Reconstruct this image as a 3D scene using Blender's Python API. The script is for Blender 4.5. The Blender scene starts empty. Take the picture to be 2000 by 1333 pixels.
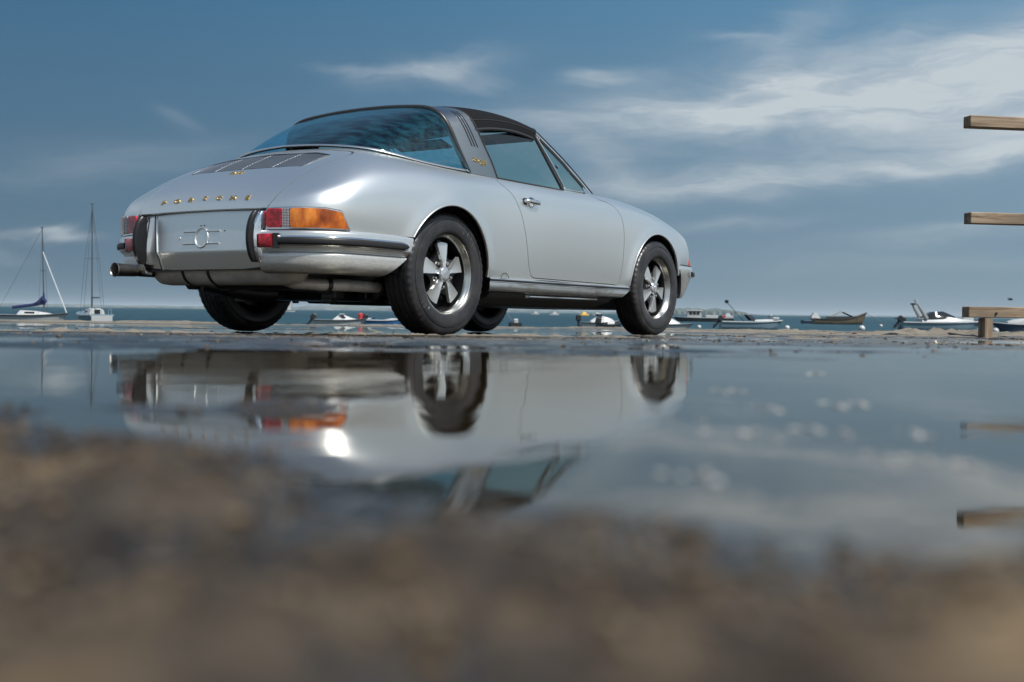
import bpy, math, random, numpy as np
from mathutils import Vector, Matrix, Quaternion
R_=math.radians
scene=bpy.context.scene
random.seed(7); rng=np.random.default_rng(7)
# ------------------------------------------------------------------ camera
SRC_W=2000.0; FPX=2313.0; HORIZON=610.0; ROLL=R_(0.68)
PITCH=math.atan((666.5-HORIZON)/FPX)
CAM_H=0.045
cam_data=bpy.data.cameras.new('camera'); cam=bpy.data.objects.new('camera',cam_data)
scene.collection.objects.link(cam); scene.camera=cam
cam_data.sensor_width=36.0; cam_data.lens=FPX/SRC_W*36.0
cam_data.clip_start=0.01; cam_data.clip_end=60000
fw=Vector((0,math.cos(PITCH),-math.sin(PITCH))); r0=Vector((1,0,0)); u0=r0.cross(fw)
rt=r0*math.cos(ROLL)+u0*math.sin(ROLL); up=rt.cross(fw)
cam.matrix_world=Matrix(((rt.x,up.x,-fw.x,0),(rt.y,up.y,-fw.y,0),(rt.z,up.z,-fw.z,CAM_H),(0,0,0,1)))
cam_data.dof.use_dof=True; cam_data.dof.focus_distance=6.3; cam_data.dof.aperture_fstop=7.1
# ------------------------------------------------------------------ exposure
vs=scene.view_settings; vs.view_transform='Standard'; vs.look='None'; vs.gamma=1; vs.use_curve_mapping=False
vs.exposure=0.30
scene.cycles.max_bounces=10; scene.cycles.transparent_max_bounces=24; scene.cycles.glossy_bounces=6
scene.cycles.caustics_reflective=False; scene.cycles.caustics_refractive=False
scene.cycles.sample_clamp_indirect=6.0
# ------------------------------------------------------------------ sun
SUN_EL=R_(56); SUN_DIR=Vector((0.72,-0.69,0)).normalized()   # horizontal direction towards the sun
sun_vec=Vector((SUN_DIR.x*math.cos(SUN_EL),SUN_DIR.y*math.cos(SUN_EL),math.sin(SUN_EL)))
sd=bpy.data.lights.new('sun','SUN'); sun=bpy.data.objects.new('sun',sd); scene.collection.objects.link(sun)
sd.energy=5.0; sd.angle=R_(0.53); sd.color=(1.0,0.96,0.90)
sun.rotation_mode='QUATERNION'; sun.rotation_quaternion=(-sun_vec).to_track_quat('-Z','Y')
# ------------------------------------------------------------------ node helpers
class NT:
    def __init__(s,tree): s.t=tree; s.n=tree.nodes; s.l=tree.links
    def node(s,kind,**kw):
        n=s.n.new(kind)
        for k,v in kw.items():
            if k.startswith('i_'): s.put(n.inputs[int(k[2:])],v)
            elif k.startswith('I_'): s.put(n.inputs[k[2:].replace('_',' ')],v)
            else: setattr(n,k,v)
        return n
    def put(s,inp,v):
        if isinstance(v,bpy.types.NodeSocket): s.l.new(v,inp)
        else: inp.default_value=v
    def math(s,op,a,b=None,c=None,clamp=False):
        n=s.n.new('ShaderNodeMath'); n.operation=op; n.use_clamp=clamp
        s.put(n.inputs[0],a)
        if b is not None: s.put(n.inputs[1],b)
        if c is not None: s.put(n.inputs[2],c)
        return n.outputs[0]
    def mix(s,fac,a,b,blend='MIX'):
        n=s.n.new('ShaderNodeMix'); n.data_type='RGBA'; n.blend_type=blend
        s.put(n.inputs[0],fac); s.put(n.inputs[6],a); s.put(n.inputs[7],b); return n.outputs[2]
    def noise(s,vec,scale,detail=4,rough=0.55,dist=0.0,out=0):
        n=s.n.new('ShaderNodeTexNoise'); n.inputs['Scale'].default_value=scale
        n.inputs['Detail'].default_value=detail; n.inputs['Roughness'].default_value=rough; n.inputs['Distortion'].default_value=dist
        if vec is not None: s.l.new(vec,n.inputs['Vector'])
        return n.outputs[out]
    def ramp(s,fac,stops,interp='LINEAR'):
        n=s.n.new('ShaderNodeValToRGB'); cr=n.color_ramp; cr.interpolation=interp
        while len(cr.elements)<len(stops): cr.elements.new(0.5)
        for e,(p,c) in zip(cr.elements,stops):
            e.position=p; e.color=(c[0],c[1],c[2],1) if hasattr(c,'__len__') else (c,c,c,1)
        s.put(n.inputs[0],fac); return n.outputs[0]
    def maprange(s,v,a,b,c=0.0,d=1.0,smooth=True):
        n=s.n.new('ShaderNodeMapRange'); n.interpolation_type='SMOOTHSTEP' if smooth else 'LINEAR'
        s.put(n.inputs[0],v)
        for i,x in enumerate((a,b,c,d)): s.put(n.inputs[i+1],x)
        return n.outputs[0]
    def mapping(s,vec,scale=(1,1,1),loc=(0,0,0),rot=(0,0,0)):
        n=s.n.new('ShaderNodeMapping'); n.inputs['Scale'].default_value=scale; n.inputs['Location'].default_value=loc
        n.inputs['Rotation'].default_value=rot; s.l.new(vec,n.inputs['Vector']); return n.outputs[0]
# ------------------------------------------------------------------ world: daylight sky with thin cirrus
w=bpy.data.worlds.new('World'); scene.world=w; w.use_nodes=True; T=NT(w.node_tree)
for n in list(T.n): T.n.remove(n)
sky=T.node('ShaderNodeTexSky'); sky.sky_type='NISHITA'; sky.sun_disc=False
sky.sun_elevation=SUN_EL; sky.sun_rotation=math.atan2(SUN_DIR.x,SUN_DIR.y)
sky.air_density=1.3; sky.dust_density=1.2; sky.ozone_density=2.5; sky.altitude=0
tc=T.node('ShaderNodeTexCoord'); g=tc.outputs['Generated']
sep=T.node('ShaderNodeSeparateXYZ',i_0=g)
az=T.math('ARCTAN2',sep.outputs[0],sep.outputs[1]); el=T.math('ARCSINE',sep.outputs[2])
hazecol=SKYC_TOP=None
skycol=T.mix(1.0,sky.outputs[0],(0.52,0.80,0.95,1),'MULTIPLY')
# lower sky: deep polarised blue away from the sun, paler towards it, greyer air at the horizon
sunward=T.maprange(T.math('ADD',T.math('MULTIPLY',sep.outputs[0],0.94),T.math('MULTIPLY',sep.outputs[1],-0.10)),-0.55,0.42)
hor=T.mix(sunward,(1.28,2.08,2.78,1),(2.45,3.40,4.10,1)); mid=T.mix(sunward,(0.50,1.57,2.85,1),(1.32,3.02,4.80,1))
lowsky=T.mix(T.maprange(el,0.0,0.26,0.0,1.0,False),hor,mid)
skycol=T.mix(T.maprange(el,0.30,0.80,1.0,0.0),skycol,lowsky)
comb=T.node('ShaderNodeCombineXYZ',i_0=az,i_1=el)
wob=T.noise(T.mapping(comb.outputs[0],(5,16,1)),1.0,4,0.6,0.6,out=1)
wv=T.node('ShaderNodeVectorMath',operation='SUBTRACT',i_0=wob,i_1=(0.5,0.5,0.5))
wsc=T.node('ShaderNodeVectorMath',operation='MULTIPLY',i_0=wv.outputs[0],i_1=(0.10,0.05,0))
wadd=T.node('ShaderNodeVectorMath',operation='ADD',i_0=comb.outputs[0],i_1=wsc.outputs[0])
sw=T.node('ShaderNodeSeparateXYZ',i_0=wadd.outputs[0]); waz,wel=sw.outputs[0],sw.outputs[1]
def blob(px,py,wx,wy,tilt,amp):
    """a bank of cloud centred at an azimuth / elevation of the sky (angles taken from the photograph)"""
    a0=(px-1000)/FPX; e0=(HORIZON+(px-1000)*math.tan(ROLL)-py)/FPX; wx/=FPX; wy/=FPX
    c,s_=math.cos(R_(tilt)),math.sin(R_(tilt))
    da=T.math('SUBTRACT',waz,a0); de=T.math('SUBTRACT',wel,e0)
    u=T.math('ADD',T.math('MULTIPLY',da,c/wx),T.math('MULTIPLY',de,s_/wx))
    v=T.math('ADD',T.math('MULTIPLY',da,-s_/wy),T.math('MULTIPLY',de,c/wy))
    d=T.math('ADD',T.math('MULTIPLY',u,u),T.math('MULTIPLY',v,v))
    return T.math('MULTIPLY',T.math('EXPONENT',T.math('MULTIPLY',d,-1.0)),amp)
blobs=[blob(*b) for b in (
 (1330,225,300,46,4,0.72),(1560,190,330,66,8,0.72),(1850,190,300,90,12,0.85),(2150,160,260,140,10,0.75),(1500,120,130,45,40,0.35),
 (1500,348,440,30,5,0.70),(1950,318,300,26,5,0.55),(2060,270,200,50,0,0.5),
 (1160,160,60,10,0,0.45),(1440,98,75,8,0,0.4),(850,140,110,26,6,0.60),(720,135,70,12,0,0.3),(940,165,60,14,0,0.25),
 (362,248,34,14,-15,0.20),(170,467,58,9,0,0.75),(85,478,50,10,0,0.25),(20,505,40,14,0,0.3),(70,515,60,12,0,0.22),
 (230,345,220,34,8,0.16),(300,300,260,20,3,0.10),(1420,442,110,12,2,0.30),(1810,468,180,14,4,0.32),(1700,520,300,20,0,0.12),(1150,300,120,30,-35,0.28))]
tot=blobs[0]
for b in blobs[1:]: tot=T.math('ADD',tot,b)
# the same kind of cloud over the rest of the sky
gen=T.noise(T.mapping(comb.outputs[0],(0.9,2.6,1),(3.1,0.4,0)),1.0,4,0.5,0.3)
genm=T.maprange(gen,0.30,0.72,0.35,1.0)
outside=T.maprange(T.math('ABSOLUTE',az),0.42,0.75,0.0,1.0)
highup=T.maprange(el,0.32,0.60,0.0,0.16)
tot=T.math('ADD',tot,T.math('MULTIPLY',genm,T.math('MAXIMUM',T.math('MULTIPLY',outside,T.maprange(el,0.35,1.1,1.0,0.35)),highup)))
fib=T.noise(T.mapping(wadd.outputs[0],(9,52,1),(0,0,0),(0,0,R_(-3))),1.0,7,0.62,0.5)
fib2=T.noise(T.mapping(wadd.outputs[0],(4.5,14,1),(1.7,0,0)),1.0,5,0.6,0.3)
tex=T.math('MULTIPLY',T.maprange(fib,0.28,0.72,0.50,1.15),T.maprange(fib2,0.25,0.70,0.55,1.2))
cm=T.math('MULTIPLY',tot,tex,clamp=True)
cm=T.math('MULTIPLY',cm,0.88)
back=T.maprange(T.math('ADD',T.math('MULTIPLY',sep.outputs[0],SUN_DIR.x),T.math('MULTIPLY',sep.outputs[1],SUN_DIR.y)),-0.2,0.8)   # cloud is whiter near the sun's side
final=T.mix(cm,skycol,T.mix(back,(6.4,7.0,7.4,1),(9.8,10.0,9.9,1)))
bg=T.node('ShaderNodeBackground',I_Color=final,I_Strength=0.074)
out=T.node('ShaderNodeOutputWorld'); T.l.new(bg.outputs[0],out.inputs[0])
# ------------------------------------------------------------------ materials
def mat(name,base=(0.5,0.5,0.5),rough=0.5,metal=0.0,**kw):
    m=bpy.data.materials.new(name); m.use_nodes=True
    b=m.node_tree.nodes['Principled BSDF']
    b.inputs['Base Color'].default_value=(*base,1); b.inputs['Roughness'].default_value=rough; b.inputs['Metallic'].default_value=metal
    for k,v in kw.items(): b.inputs[k.replace('_',' ')].default_value=v
    return m
def tune(m,fn):
    t=NT(m.node_tree); b=m.node_tree.nodes['Principled BSDF']; tcn=t.node('ShaderNodeTexCoord'); fn(t,b,tcn.outputs['Object']); return m
def bumpy(t,b,h,strength,dist=0.01):
    n=t.node('ShaderNodeBump',I_Strength=strength,I_Distance=dist,I_Height=h); t.l.new(n.outputs[0],b.inputs['Normal'])
M={}
M['paint']=mat('silver_metallic_paint',(0.80,0.81,0.80),0.345,0.96,Coat_Weight=0.30,Coat_Roughness=0.20)
def f(t,b,o):
    n=t.noise(o,900,1,0.5); t.put(b.inputs['Base Color'],t.mix(n,(0.79,0.81,0.80,1),(0.85,0.87,0.86,1)))
tune(M['paint'],f)
M['paint_low']=mat('silver_paint_with_road_grime',(0.55,0.55,0.52),0.4,0.7,Coat_Weight=0.6,Coat_Roughness=0.15)
def f(t,b,o):
    d=t.noise(t.mapping(o,(6,6,18)),6.0,8,0.65); t.put(b.inputs['Base Color'],t.mix(t.maprange(d,0.5,0.8),(0.62,0.62,0.60,1),(0.46,0.44,0.40,1)))
    sp=t.noise(o,160,2,0.5); t.put(b.inputs['Roughness'],t.maprange(sp,0.5,0.7,0.30,0.7))
tune(M['paint_low'],f)
M['liner']=mat('black_underseal',(0.012,0.012,0.013),0.75)
M['chrome']=mat('polished_chrome',(0.80,0.81,0.83),0.07,1.0)
M['brushed']=mat('brushed_stainless_steel',(0.33,0.35,0.36),0.30,1.0,Anisotropic=0.4)
def f(t,b,o):
    n=t.noise(t.mapping(o,(12,3,220)),1.0,3,0.6); t.put(b.inputs['Roughness'],t.maprange(n,0.2,0.8,0.30,0.36))
tune(M['brushed'],f)
M['rocker']=mat('satin_aluminium_rocker_panel',(0.62,0.61,0.58),0.22,1.0)
def f(t,b,o):
    n=t.noise(t.mapping(o,(2,2,6)),3.0,4,0.5); t.put(b.inputs['Roughness'],t.maprange(n,0.3,0.7,0.12,0.2)); t.put(b.inputs['Base Color'],t.mix(t.maprange(n,0.45,0.7),(0.66,0.65,0.63,1),(0.45,0.42,0.37,1)))
tune(M['rocker'],f)
M['black_trim']=mat('black_gloss_trim',(0.012,0.012,0.014),0.12)
M['rubber']=mat('black_rubber',(0.022,0.022,0.024),0.38)
M['pad']=mat('black_overrider_rubber',(0.010,0.010,0.012),0.34,0.0,Specular_IOR_Level=0.35)
M['dull_rubber']=mat('worn_black_rubber_strip',(0.014,0.014,0.016),0.50,0.0,Specular_IOR_Level=0.35)
M['vinyl']=mat('black_grained_vinyl',(0.006,0.006,0.007),0.72,0.0,Specular_IOR_Level=0.12)
M['grille']=mat('satin_anodised_grille',(0.42,0.44,0.47),0.34,0.9)
def f(t,b,o): bumpy(t,b,t.noise(o,420,2,0.6),0.35,0.002)
tune(M['vinyl'],f)
M['tyre']=mat('tyre_rubber',(0.030,0.030,0.033),0.46)
def f(t,b,o):
    n=t.noise(o,9,6,0.6); t.put(b.inputs['Base Color'],t.mix(t.maprange(n,0.4,0.75),(0.016,0.016,0.019,1),(0.034,0.033,0.032,1)))
    t.put(b.inputs['Roughness'],t.maprange(n,0.3,0.7,0.30,0.50)); bumpy(t,b,t.noise(o,300,2,0.5),0.15,0.001)
tune(M['tyre'],f)
M['rim']=mat('anodised_rim_lip',(0.56,0.56,0.54),0.24,1.0)
M['petal']=mat('satin_silver_spoke',(0.66,0.675,0.67),0.32,0.85,Coat_Weight=0.5,Coat_Roughness=0.1)
M['wheel_black']=mat('gloss_black_wheel_centre',(0.006,0.006,0.007),0.32,0.0,Specular_IOR_Level=0.35)
M['nut']=mat('bare_metal_lug_nut',(0.50,0.49,0.47),0.28,1.0)
M['cap']=mat('hub_cap_silver',(0.70,0.71,0.74),0.22,0.9)
M['gold']=mat('gold_lettering',(0.78,0.52,0.18),0.22,1.0)
M['muffler']=mat('heat_stained_muffler_metal',(0.36,0.33,0.30),0.50,0.1)
def f(t,b,o):
    n=t.noise(t.mapping(o,(5,3,5)),2.5,7,0.6); t.put(b.inputs['Base Color'],t.ramp(n,((0.3,(0.50,0.47,0.43)),(0.5,(0.72,0.68,0.63)),(0.72,(0.80,0.77,0.73)))))
    t.put(b.inputs['Roughness'],t.maprange(n,0.3,0.7,0.38,0.6))
tune(M['muffler'],f)
M['dark_metal']=mat('dark_oily_metal',(0.035,0.033,0.031),0.42,0.6)
M['exhaust']=mat('chromed_exhaust_tip',(0.40,0.38,0.36),0.32,1.0)
M['seat']=mat('black_leatherette',(0.02,0.02,0.021),0.5)
M['red']=mat('red_lens_plastic',(0.42,0.008,0.012),0.10,0.0,Coat_Weight=1.0,Coat_Roughness=0.03)
def f(t,b,o):
    n=t.node('ShaderNodeTexWave',wave_type='BANDS',bands_direction='Z'); n.inputs['Scale'].default_value=60; t.l.new(o,n.inputs['Vector'])
    s=t.noise(o,40,3,0.6); t.put(b.inputs['Base Color'],t.mix(t.maprange(s,0.35,0.7),(0.20,0.003,0.008,1),(0.62,0.010,0.022,1))); bumpy(t,b,n.outputs['Fac'],0.35,0.002)
tune(M['red'],f)
M['amber']=mat('amber_lens_plastic',(0.75,0.22,0.015),0.12,0.0,Coat_Weight=1.0,Coat_Roughness=0.03)
def f(t,b,o):
    n=t.node('ShaderNodeTexWave',wave_type='BANDS',bands_direction='Z'); n.inputs['Scale'].default_value=60; t.l.new(o,n.inputs['Vector'])
    s=t.noise(t.mapping(o,(16,16,9)),1.0,3,0.55); t.put(b.inputs['Base Color'],t.ramp(s,((0.32,(0.20,0.035,0.003)),(0.5,(0.52,0.12,0.006)),(0.70,(0.85,0.28,0.03))))); bumpy(t,b,n.outputs['Fac'],0.35,0.002)
tune(M['amber'],f)
M['clear']=mat('ribbed_clear_lens',(0.55,0.53,0.54),0.15,0.3)
def f(t,b,o):
    n=t.node('ShaderNodeTexBrick'); n.inputs['Scale'].default_value=70; n.offset=0.0; n.inputs['Mortar Size'].default_value=0.12
    n.inputs['Color1'].default_value=(0.88,0.86,0.88,1); n.inputs['Color2'].default_value=(0.75,0.73,0.76,1); n.inputs['Mortar'].default_value=(0.08,0.07,0.08,1)
    n.inputs['Brick Width'].default_value=0.5; n.inputs['Row Height'].default_value=0.5
    m2=t.node('ShaderNodeCombineXYZ'); sp=t.node('ShaderNodeSeparateXYZ',i_0=o); t.l.new(sp.outputs[1],m2.inputs[0]); t.l.new(sp.outputs[2],m2.inputs[1]); t.l.new(m2.outputs[0],n.inputs['Vector'])
    t.put(b.inputs['Base Color'],n.outputs[0])
tune(M['clear'],f)
def glassmat(name,tint,ior=1.5,rough=0.0,bump=None,film=None):
    m=bpy.data.materials.new(name); m.use_nodes=True; t=NT(m.node_tree)
    for n in list(t.n): t.n.remove(n)
    tr=t.node('ShaderNodeBsdfTransparent',I_Color=(*tint,1)); gl=t.node('ShaderNodeBsdfGlossy',I_Color=(1,1,1,1),I_Roughness=rough)
    fr=t.node('ShaderNodeLayerWeight',I_Blend=0.5); o=t.node('ShaderNodeOutputMaterial'); mx=t.node('ShaderNodeMixShader')
    body=tr.outputs[0]
    if film:
        df=t.node('ShaderNodeBsdfDiffuse',I_Color=(*film[0],1)); tcn=t.node('ShaderNodeTexCoord')
        nz=t.noise(t.mapping(tcn.outputs['Object'],film[2]),1.0,5,0.65); m2=t.node('ShaderNodeMixShader',i_0=t.maprange(nz,0.35,0.7,0.0,film[1]),i_1=body,i_2=df.outputs[0]); body=m2.outputs[0]
    if bump:
        tcn=t.node('ShaderNodeTexCoord'); nz=t.noise(tcn.outputs['Object'],bump[0],3,0.6)
        bn=t.node('ShaderNodeBump',I_Strength=bump[1],I_Distance=0.002,I_Height=nz); t.l.new(bn.outputs[0],gl.inputs['Normal']); t.l.new(bn.outputs[0],fr.inputs['Normal'])
    t.put(mx.inputs[0],t.math('ADD',t.math('MULTIPLY',t.math('POWER',fr.outputs['Facing'],4.5),0.9),0.07)); t.l.new(body,mx.inputs[1]); t.l.new(gl.outputs[0],mx.inputs[2]); t.l.new(mx.outputs[0],o.inputs[0])
    return m
M['amber_front']=mat('orange_red_indicator_lens',(0.62,0.07,0.02),0.12,0.0,Coat_Weight=1.0,Coat_Roughness=0.03)
M['glass']=glassmat('tinted_side_glass',(0.74,0.88,0.85))
M['rear_glass']=glassmat('blue_green_rear_glass_with_droplets',(0.36,0.78,0.92),1.5,0.03,(120,0.08),((0.03,0.19,0.27),0.20,(26,5,34)))
# ------------------------------------------------------------------ maths and mesh helpers
def nspline(T_,V,t):
    """natural cubic spline through V at knots T_"""
    T_=np.asarray(T_,float); V=np.asarray(V,float); t=np.asarray(t,float); n=len(T_); h=np.diff(T_)
    A=np.zeros((n,n)); B=np.zeros((n,)+V.shape[1:]); A[0,0]=A[-1,-1]=1
    for i in range(1,n-1):
        A[i,i-1]=h[i-1]; A[i,i]=2*(h[i-1]+h[i]); A[i,i+1]=h[i]
        B[i]=6*((V[i+1]-V[i])/h[i]-(V[i]-V[i-1])/h[i-1])
    Mm=np.linalg.solve(A,B.reshape(n,-1)).reshape(V.shape)
    k=np.clip(np.searchsorted(T_,t,side='right')-1,0,n-2); hk=h[k]; a=(T_[k+1]-t)/hk; b=(t-T_[k])/hk
    sh=(len(t),)+(1,)*(V.ndim-1); a=a.reshape(sh); b=b.reshape(sh); hk=hk.reshape(sh)
    return a*V[k]+b*V[k+1]+((a**3-a)*Mm[k]+(b**3-b)*Mm[k+1])*hk**2/6
def chord(P):
    P=np.asarray(P,float); d=np.r_[0,np.cumsum(np.linalg.norm(np.diff(P,axis=0),axis=1))]; return d/d[-1]
def curve(P,n):
    return nspline(chord(P),np.asarray(P,float),np.linspace(0,1,n))
def closed_curve(P,n):
    P=list(P); k=3; Q=P[-k:]+P+P[:k+1]; T_=np.r_[0,np.cumsum(np.linalg.norm(np.diff(np.asarray(Q,float),axis=0),axis=1))]
    return nspline(T_,np.asarray(Q,float),np.linspace(T_[k],T_[k+len(P)],n,endpoint=False))
def smooth_u(A,sig):
    if sig<=0: return A
    r=int(3*sig)+1; kx=np.arange(-r,r+1); ker=np.exp(-kx**2/(2*sig*sig)); ker/=ker.sum()
    L=2*A[:1]-A[1:r+1][::-1]; Rr=2*A[-1:]-A[-r-1:-1][::-1]; Pd=np.concatenate([L,A,Rr])
    out=np.zeros_like(A)
    for i,kv in enumerate(ker): out+=kv*Pd[i:i+len(A)]
    return out
def sdpoly(poly,pts):
    """signed distance (positive inside) of 2D points to a closed polygon"""
    poly=np.asarray(poly,float); pts=np.asarray(pts,float); a=poly; b=np.roll(poly,-1,axis=0)
    best=np.full(len(pts),1e9); ins=np.zeros(len(pts),bool)
    for (p,q) in zip(a,b):
        d=q-p; L=d@d
        if L<1e-14: continue
        tt=np.clip(((pts-p)@d)/L,0,1); dd=np.linalg.norm(pts-p-tt[:,None]*d,axis=1); best=np.minimum(best,dd)
        c=((p[1]>pts[:,1])!=(q[1]>pts[:,1]))
        with np.errstate(divide='ignore',invalid='ignore'): xi=(q[0]-p[0])*(pts[:,1]-p[1])/(q[1]-p[1])+p[0]
        ins^=c&(pts[:,0]<xi)
    return np.where(ins,best,-best)
def roundpoly(P,r,n=6):
    P=[np.asarray(p,float) for p in P]; out=[]
    for i,p in enumerate(P):
        a=P[i-1]-p; b=P[(i+1)%len(P)]-p; la,lb=np.linalg.norm(a),np.linalg.norm(b); rr=min(r if not hasattr(r,'__len__') else r[i],la*.49,lb*.49)
        s=p+a/la*rr; e=p+b/lb*rr
        for k in range(n+1):
            t=k/n; out.append((1-t)**2*s+2*t*(1-t)*p+t*t*e)
    return np.array(out)
class Patch:
    def __init__(s,V,N,F): s.V=np.asarray(V,float); s.N=np.asarray(N,float); s.F=F
    @staticmethod
    def grid(G,flip=False,wrap_v=False):
        G=np.asarray(G,float); nu,nv=G.shape[:2]
        if wrap_v: Gp=np.concatenate([G[:,-1:],G,G[:,:1]],1); du=np.gradient(Gp,axis=0)[:,1:-1]; dv=np.gradient(Gp,axis=1)[:,1:-1]
        else: du=np.gradient(G,axis=0); dv=np.gradient(G,axis=1)
        N=np.cross(du,dv); 
        if flip: N=-N
        L=np.linalg.norm(N,axis=2,keepdims=True); N=N/np.maximum(L,1e-12)
        idx=np.arange(nu*nv).reshape(nu,nv); F=[]
        jj=range(nv) if wrap_v else range(nv-1)
        for i in range(nu-1):
            for j in jj:
                k=(j+1)%nv; q=(int(idx[i,j]),int(idx[i+1,j]),int(idx[i+1,k]),int(idx[i,k])); F.append(q[::-1] if flip else q)
        return Patch(G.reshape(-1,3),N.reshape(-1,3),F)
    def clip(s,f,keep=1):
        f=np.asarray(f,float)*keep; pos=(f>=0).tolist(); F=[]; newV=[]; newN=[]; cache={}; base=len(s.V)
        def cut(a,b):
            k=(a,b) if a<b else (b,a)
            if k not in cache:
                t=f[k[0]]/(f[k[0]]-f[k[1]]); newV.append(s.V[k[0]]*(1-t)+s.V[k[1]]*t); newN.append(s.N[k[0]]*(1-t)+s.N[k[1]]*t)
                cache[k]=base+len(newV)-1
            return cache[k]
        for q in s.F:
            c=sum(pos[i] for i in q)
            if c==len(q): F.append(q)
            elif c:
                o=[]
                for i in range(len(q)):
                    a,b=q[i],q[(i+1)%len(q)]
                    if pos[a]: o.append(a)
                    if pos[a]!=pos[b]: o.append(cut(a,b))
                if len(o)>2: F.append(tuple(o))
        V=np.vstack([s.V,newV]) if newV else s.V; N=np.vstack([s.N,newN]) if newN else s.N
        used=sorted({i for q in F for i in q}); mp={u:i for i,u in enumerate(used)}
        return Patch(V[used] if used else np.zeros((0,3)),N[used] if used else np.zeros((0,3)),[tuple(mp[i] for i in q) for q in F])
    def offset(s,d): return Patch(s.V+s.N*d,s.N,s.F)
    def mirror(s):
        m=np.array([1,-1,1]); return Patch(s.V*m,s.N*m,[q[::-1] for q in s.F])
    def join(s,o):
        n=len(s.V); return Patch(np.vstack([s.V,o.V]),np.vstack([s.N,o.N]),s.F+[tuple(i+n for i in q) for q in o.F])
    def weld(s,eps=1e-6):
        key={}; mp=[]; keep=[]
        for i,v in enumerate(np.round(s.V/eps).astype(np.int64).tolist()):
            k=tuple(v)
            if k not in key: key[k]=len(keep); keep.append(i)
            mp.append(key[k])
        F=[]
        for q in s.F:
            o=[]
            for i in q:
                m=mp[i]
                if not o or o[-1]!=m: o.append(m)
            if len(o)>1 and o[0]==o[-1]: o.pop()
            if len(o)>2 and len(set(o))==len(o): F.append(tuple(o))
        return Patch(s.V[keep],s.N[keep],F)
    def rim(s,d):
        """walls of depth d going inwards from every open edge; kept apart so that the edge shades crisply"""
        edges={}
        for q in s.F:
            for i in range(len(q)):
                a,b=q[i],q[(i+1)%len(q)]
                k=(a,b) if a<b else (b,a)
                edges[k]=None if k in edges else (a,b)
        V=[];F=[];N=[]
        for e in edges.values():
            if e is None: continue
            a,b=e; pa,pb=s.V[a],s.V[b]; qa,qb=pa-s.N[a]*d,pb-s.N[b]*d
            n=np.cross(pb-pa,qb-pb); L=np.linalg.norm(n)
            if L<1e-14: continue
            n=-n/L; k=len(V); V+=[pb,pa,qa,qb]; N+=[n]*4; F.append((k,k+1,k+2,k+3))
        if not V: return s
        fl=[]; 
        return s.join(Patch(V,N,F))
def raw_mesh(name,V,F,N=None,smooth=True):
    me=bpy.data.meshes.new(name); me.from_pydata([tuple(v) for v in np.asarray(V).tolist()],[],[list(q) for q in F])
    if smooth: me.polygons.foreach_set('use_smooth',[True]*len(me.polygons))
    if N is not None:
        N=np.asarray(N); L=np.linalg.norm(N,axis=1,keepdims=True); N=N/np.maximum(L,1e-9)
        me.normals_split_custom_set_from_vertices([tuple(n) for n in N.tolist()])
    me.update(); return me
def link(name,me,m=None,parent=None,label=None,cat=None,group=None,kind=None,loc=None):
    o=bpy.data.objects.new(name,me); scene.collection.objects.link(o)
    if m is not None and me is not None and len(me.materials)==0: me.materials.append(M[m] if isinstance(m,str) else m)
    if parent is not None: o.parent=parent
    for k,v in (('label',label),('category',cat),('group',group),('kind',kind)):
        if v: o[k]=v
    if loc is not None: o.location=loc
    return o
def patch_obj(name,P,m,parent,**kw): return link(name,raw_mesh(name,P.V,P.F,P.N),m,parent,**kw)
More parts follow.
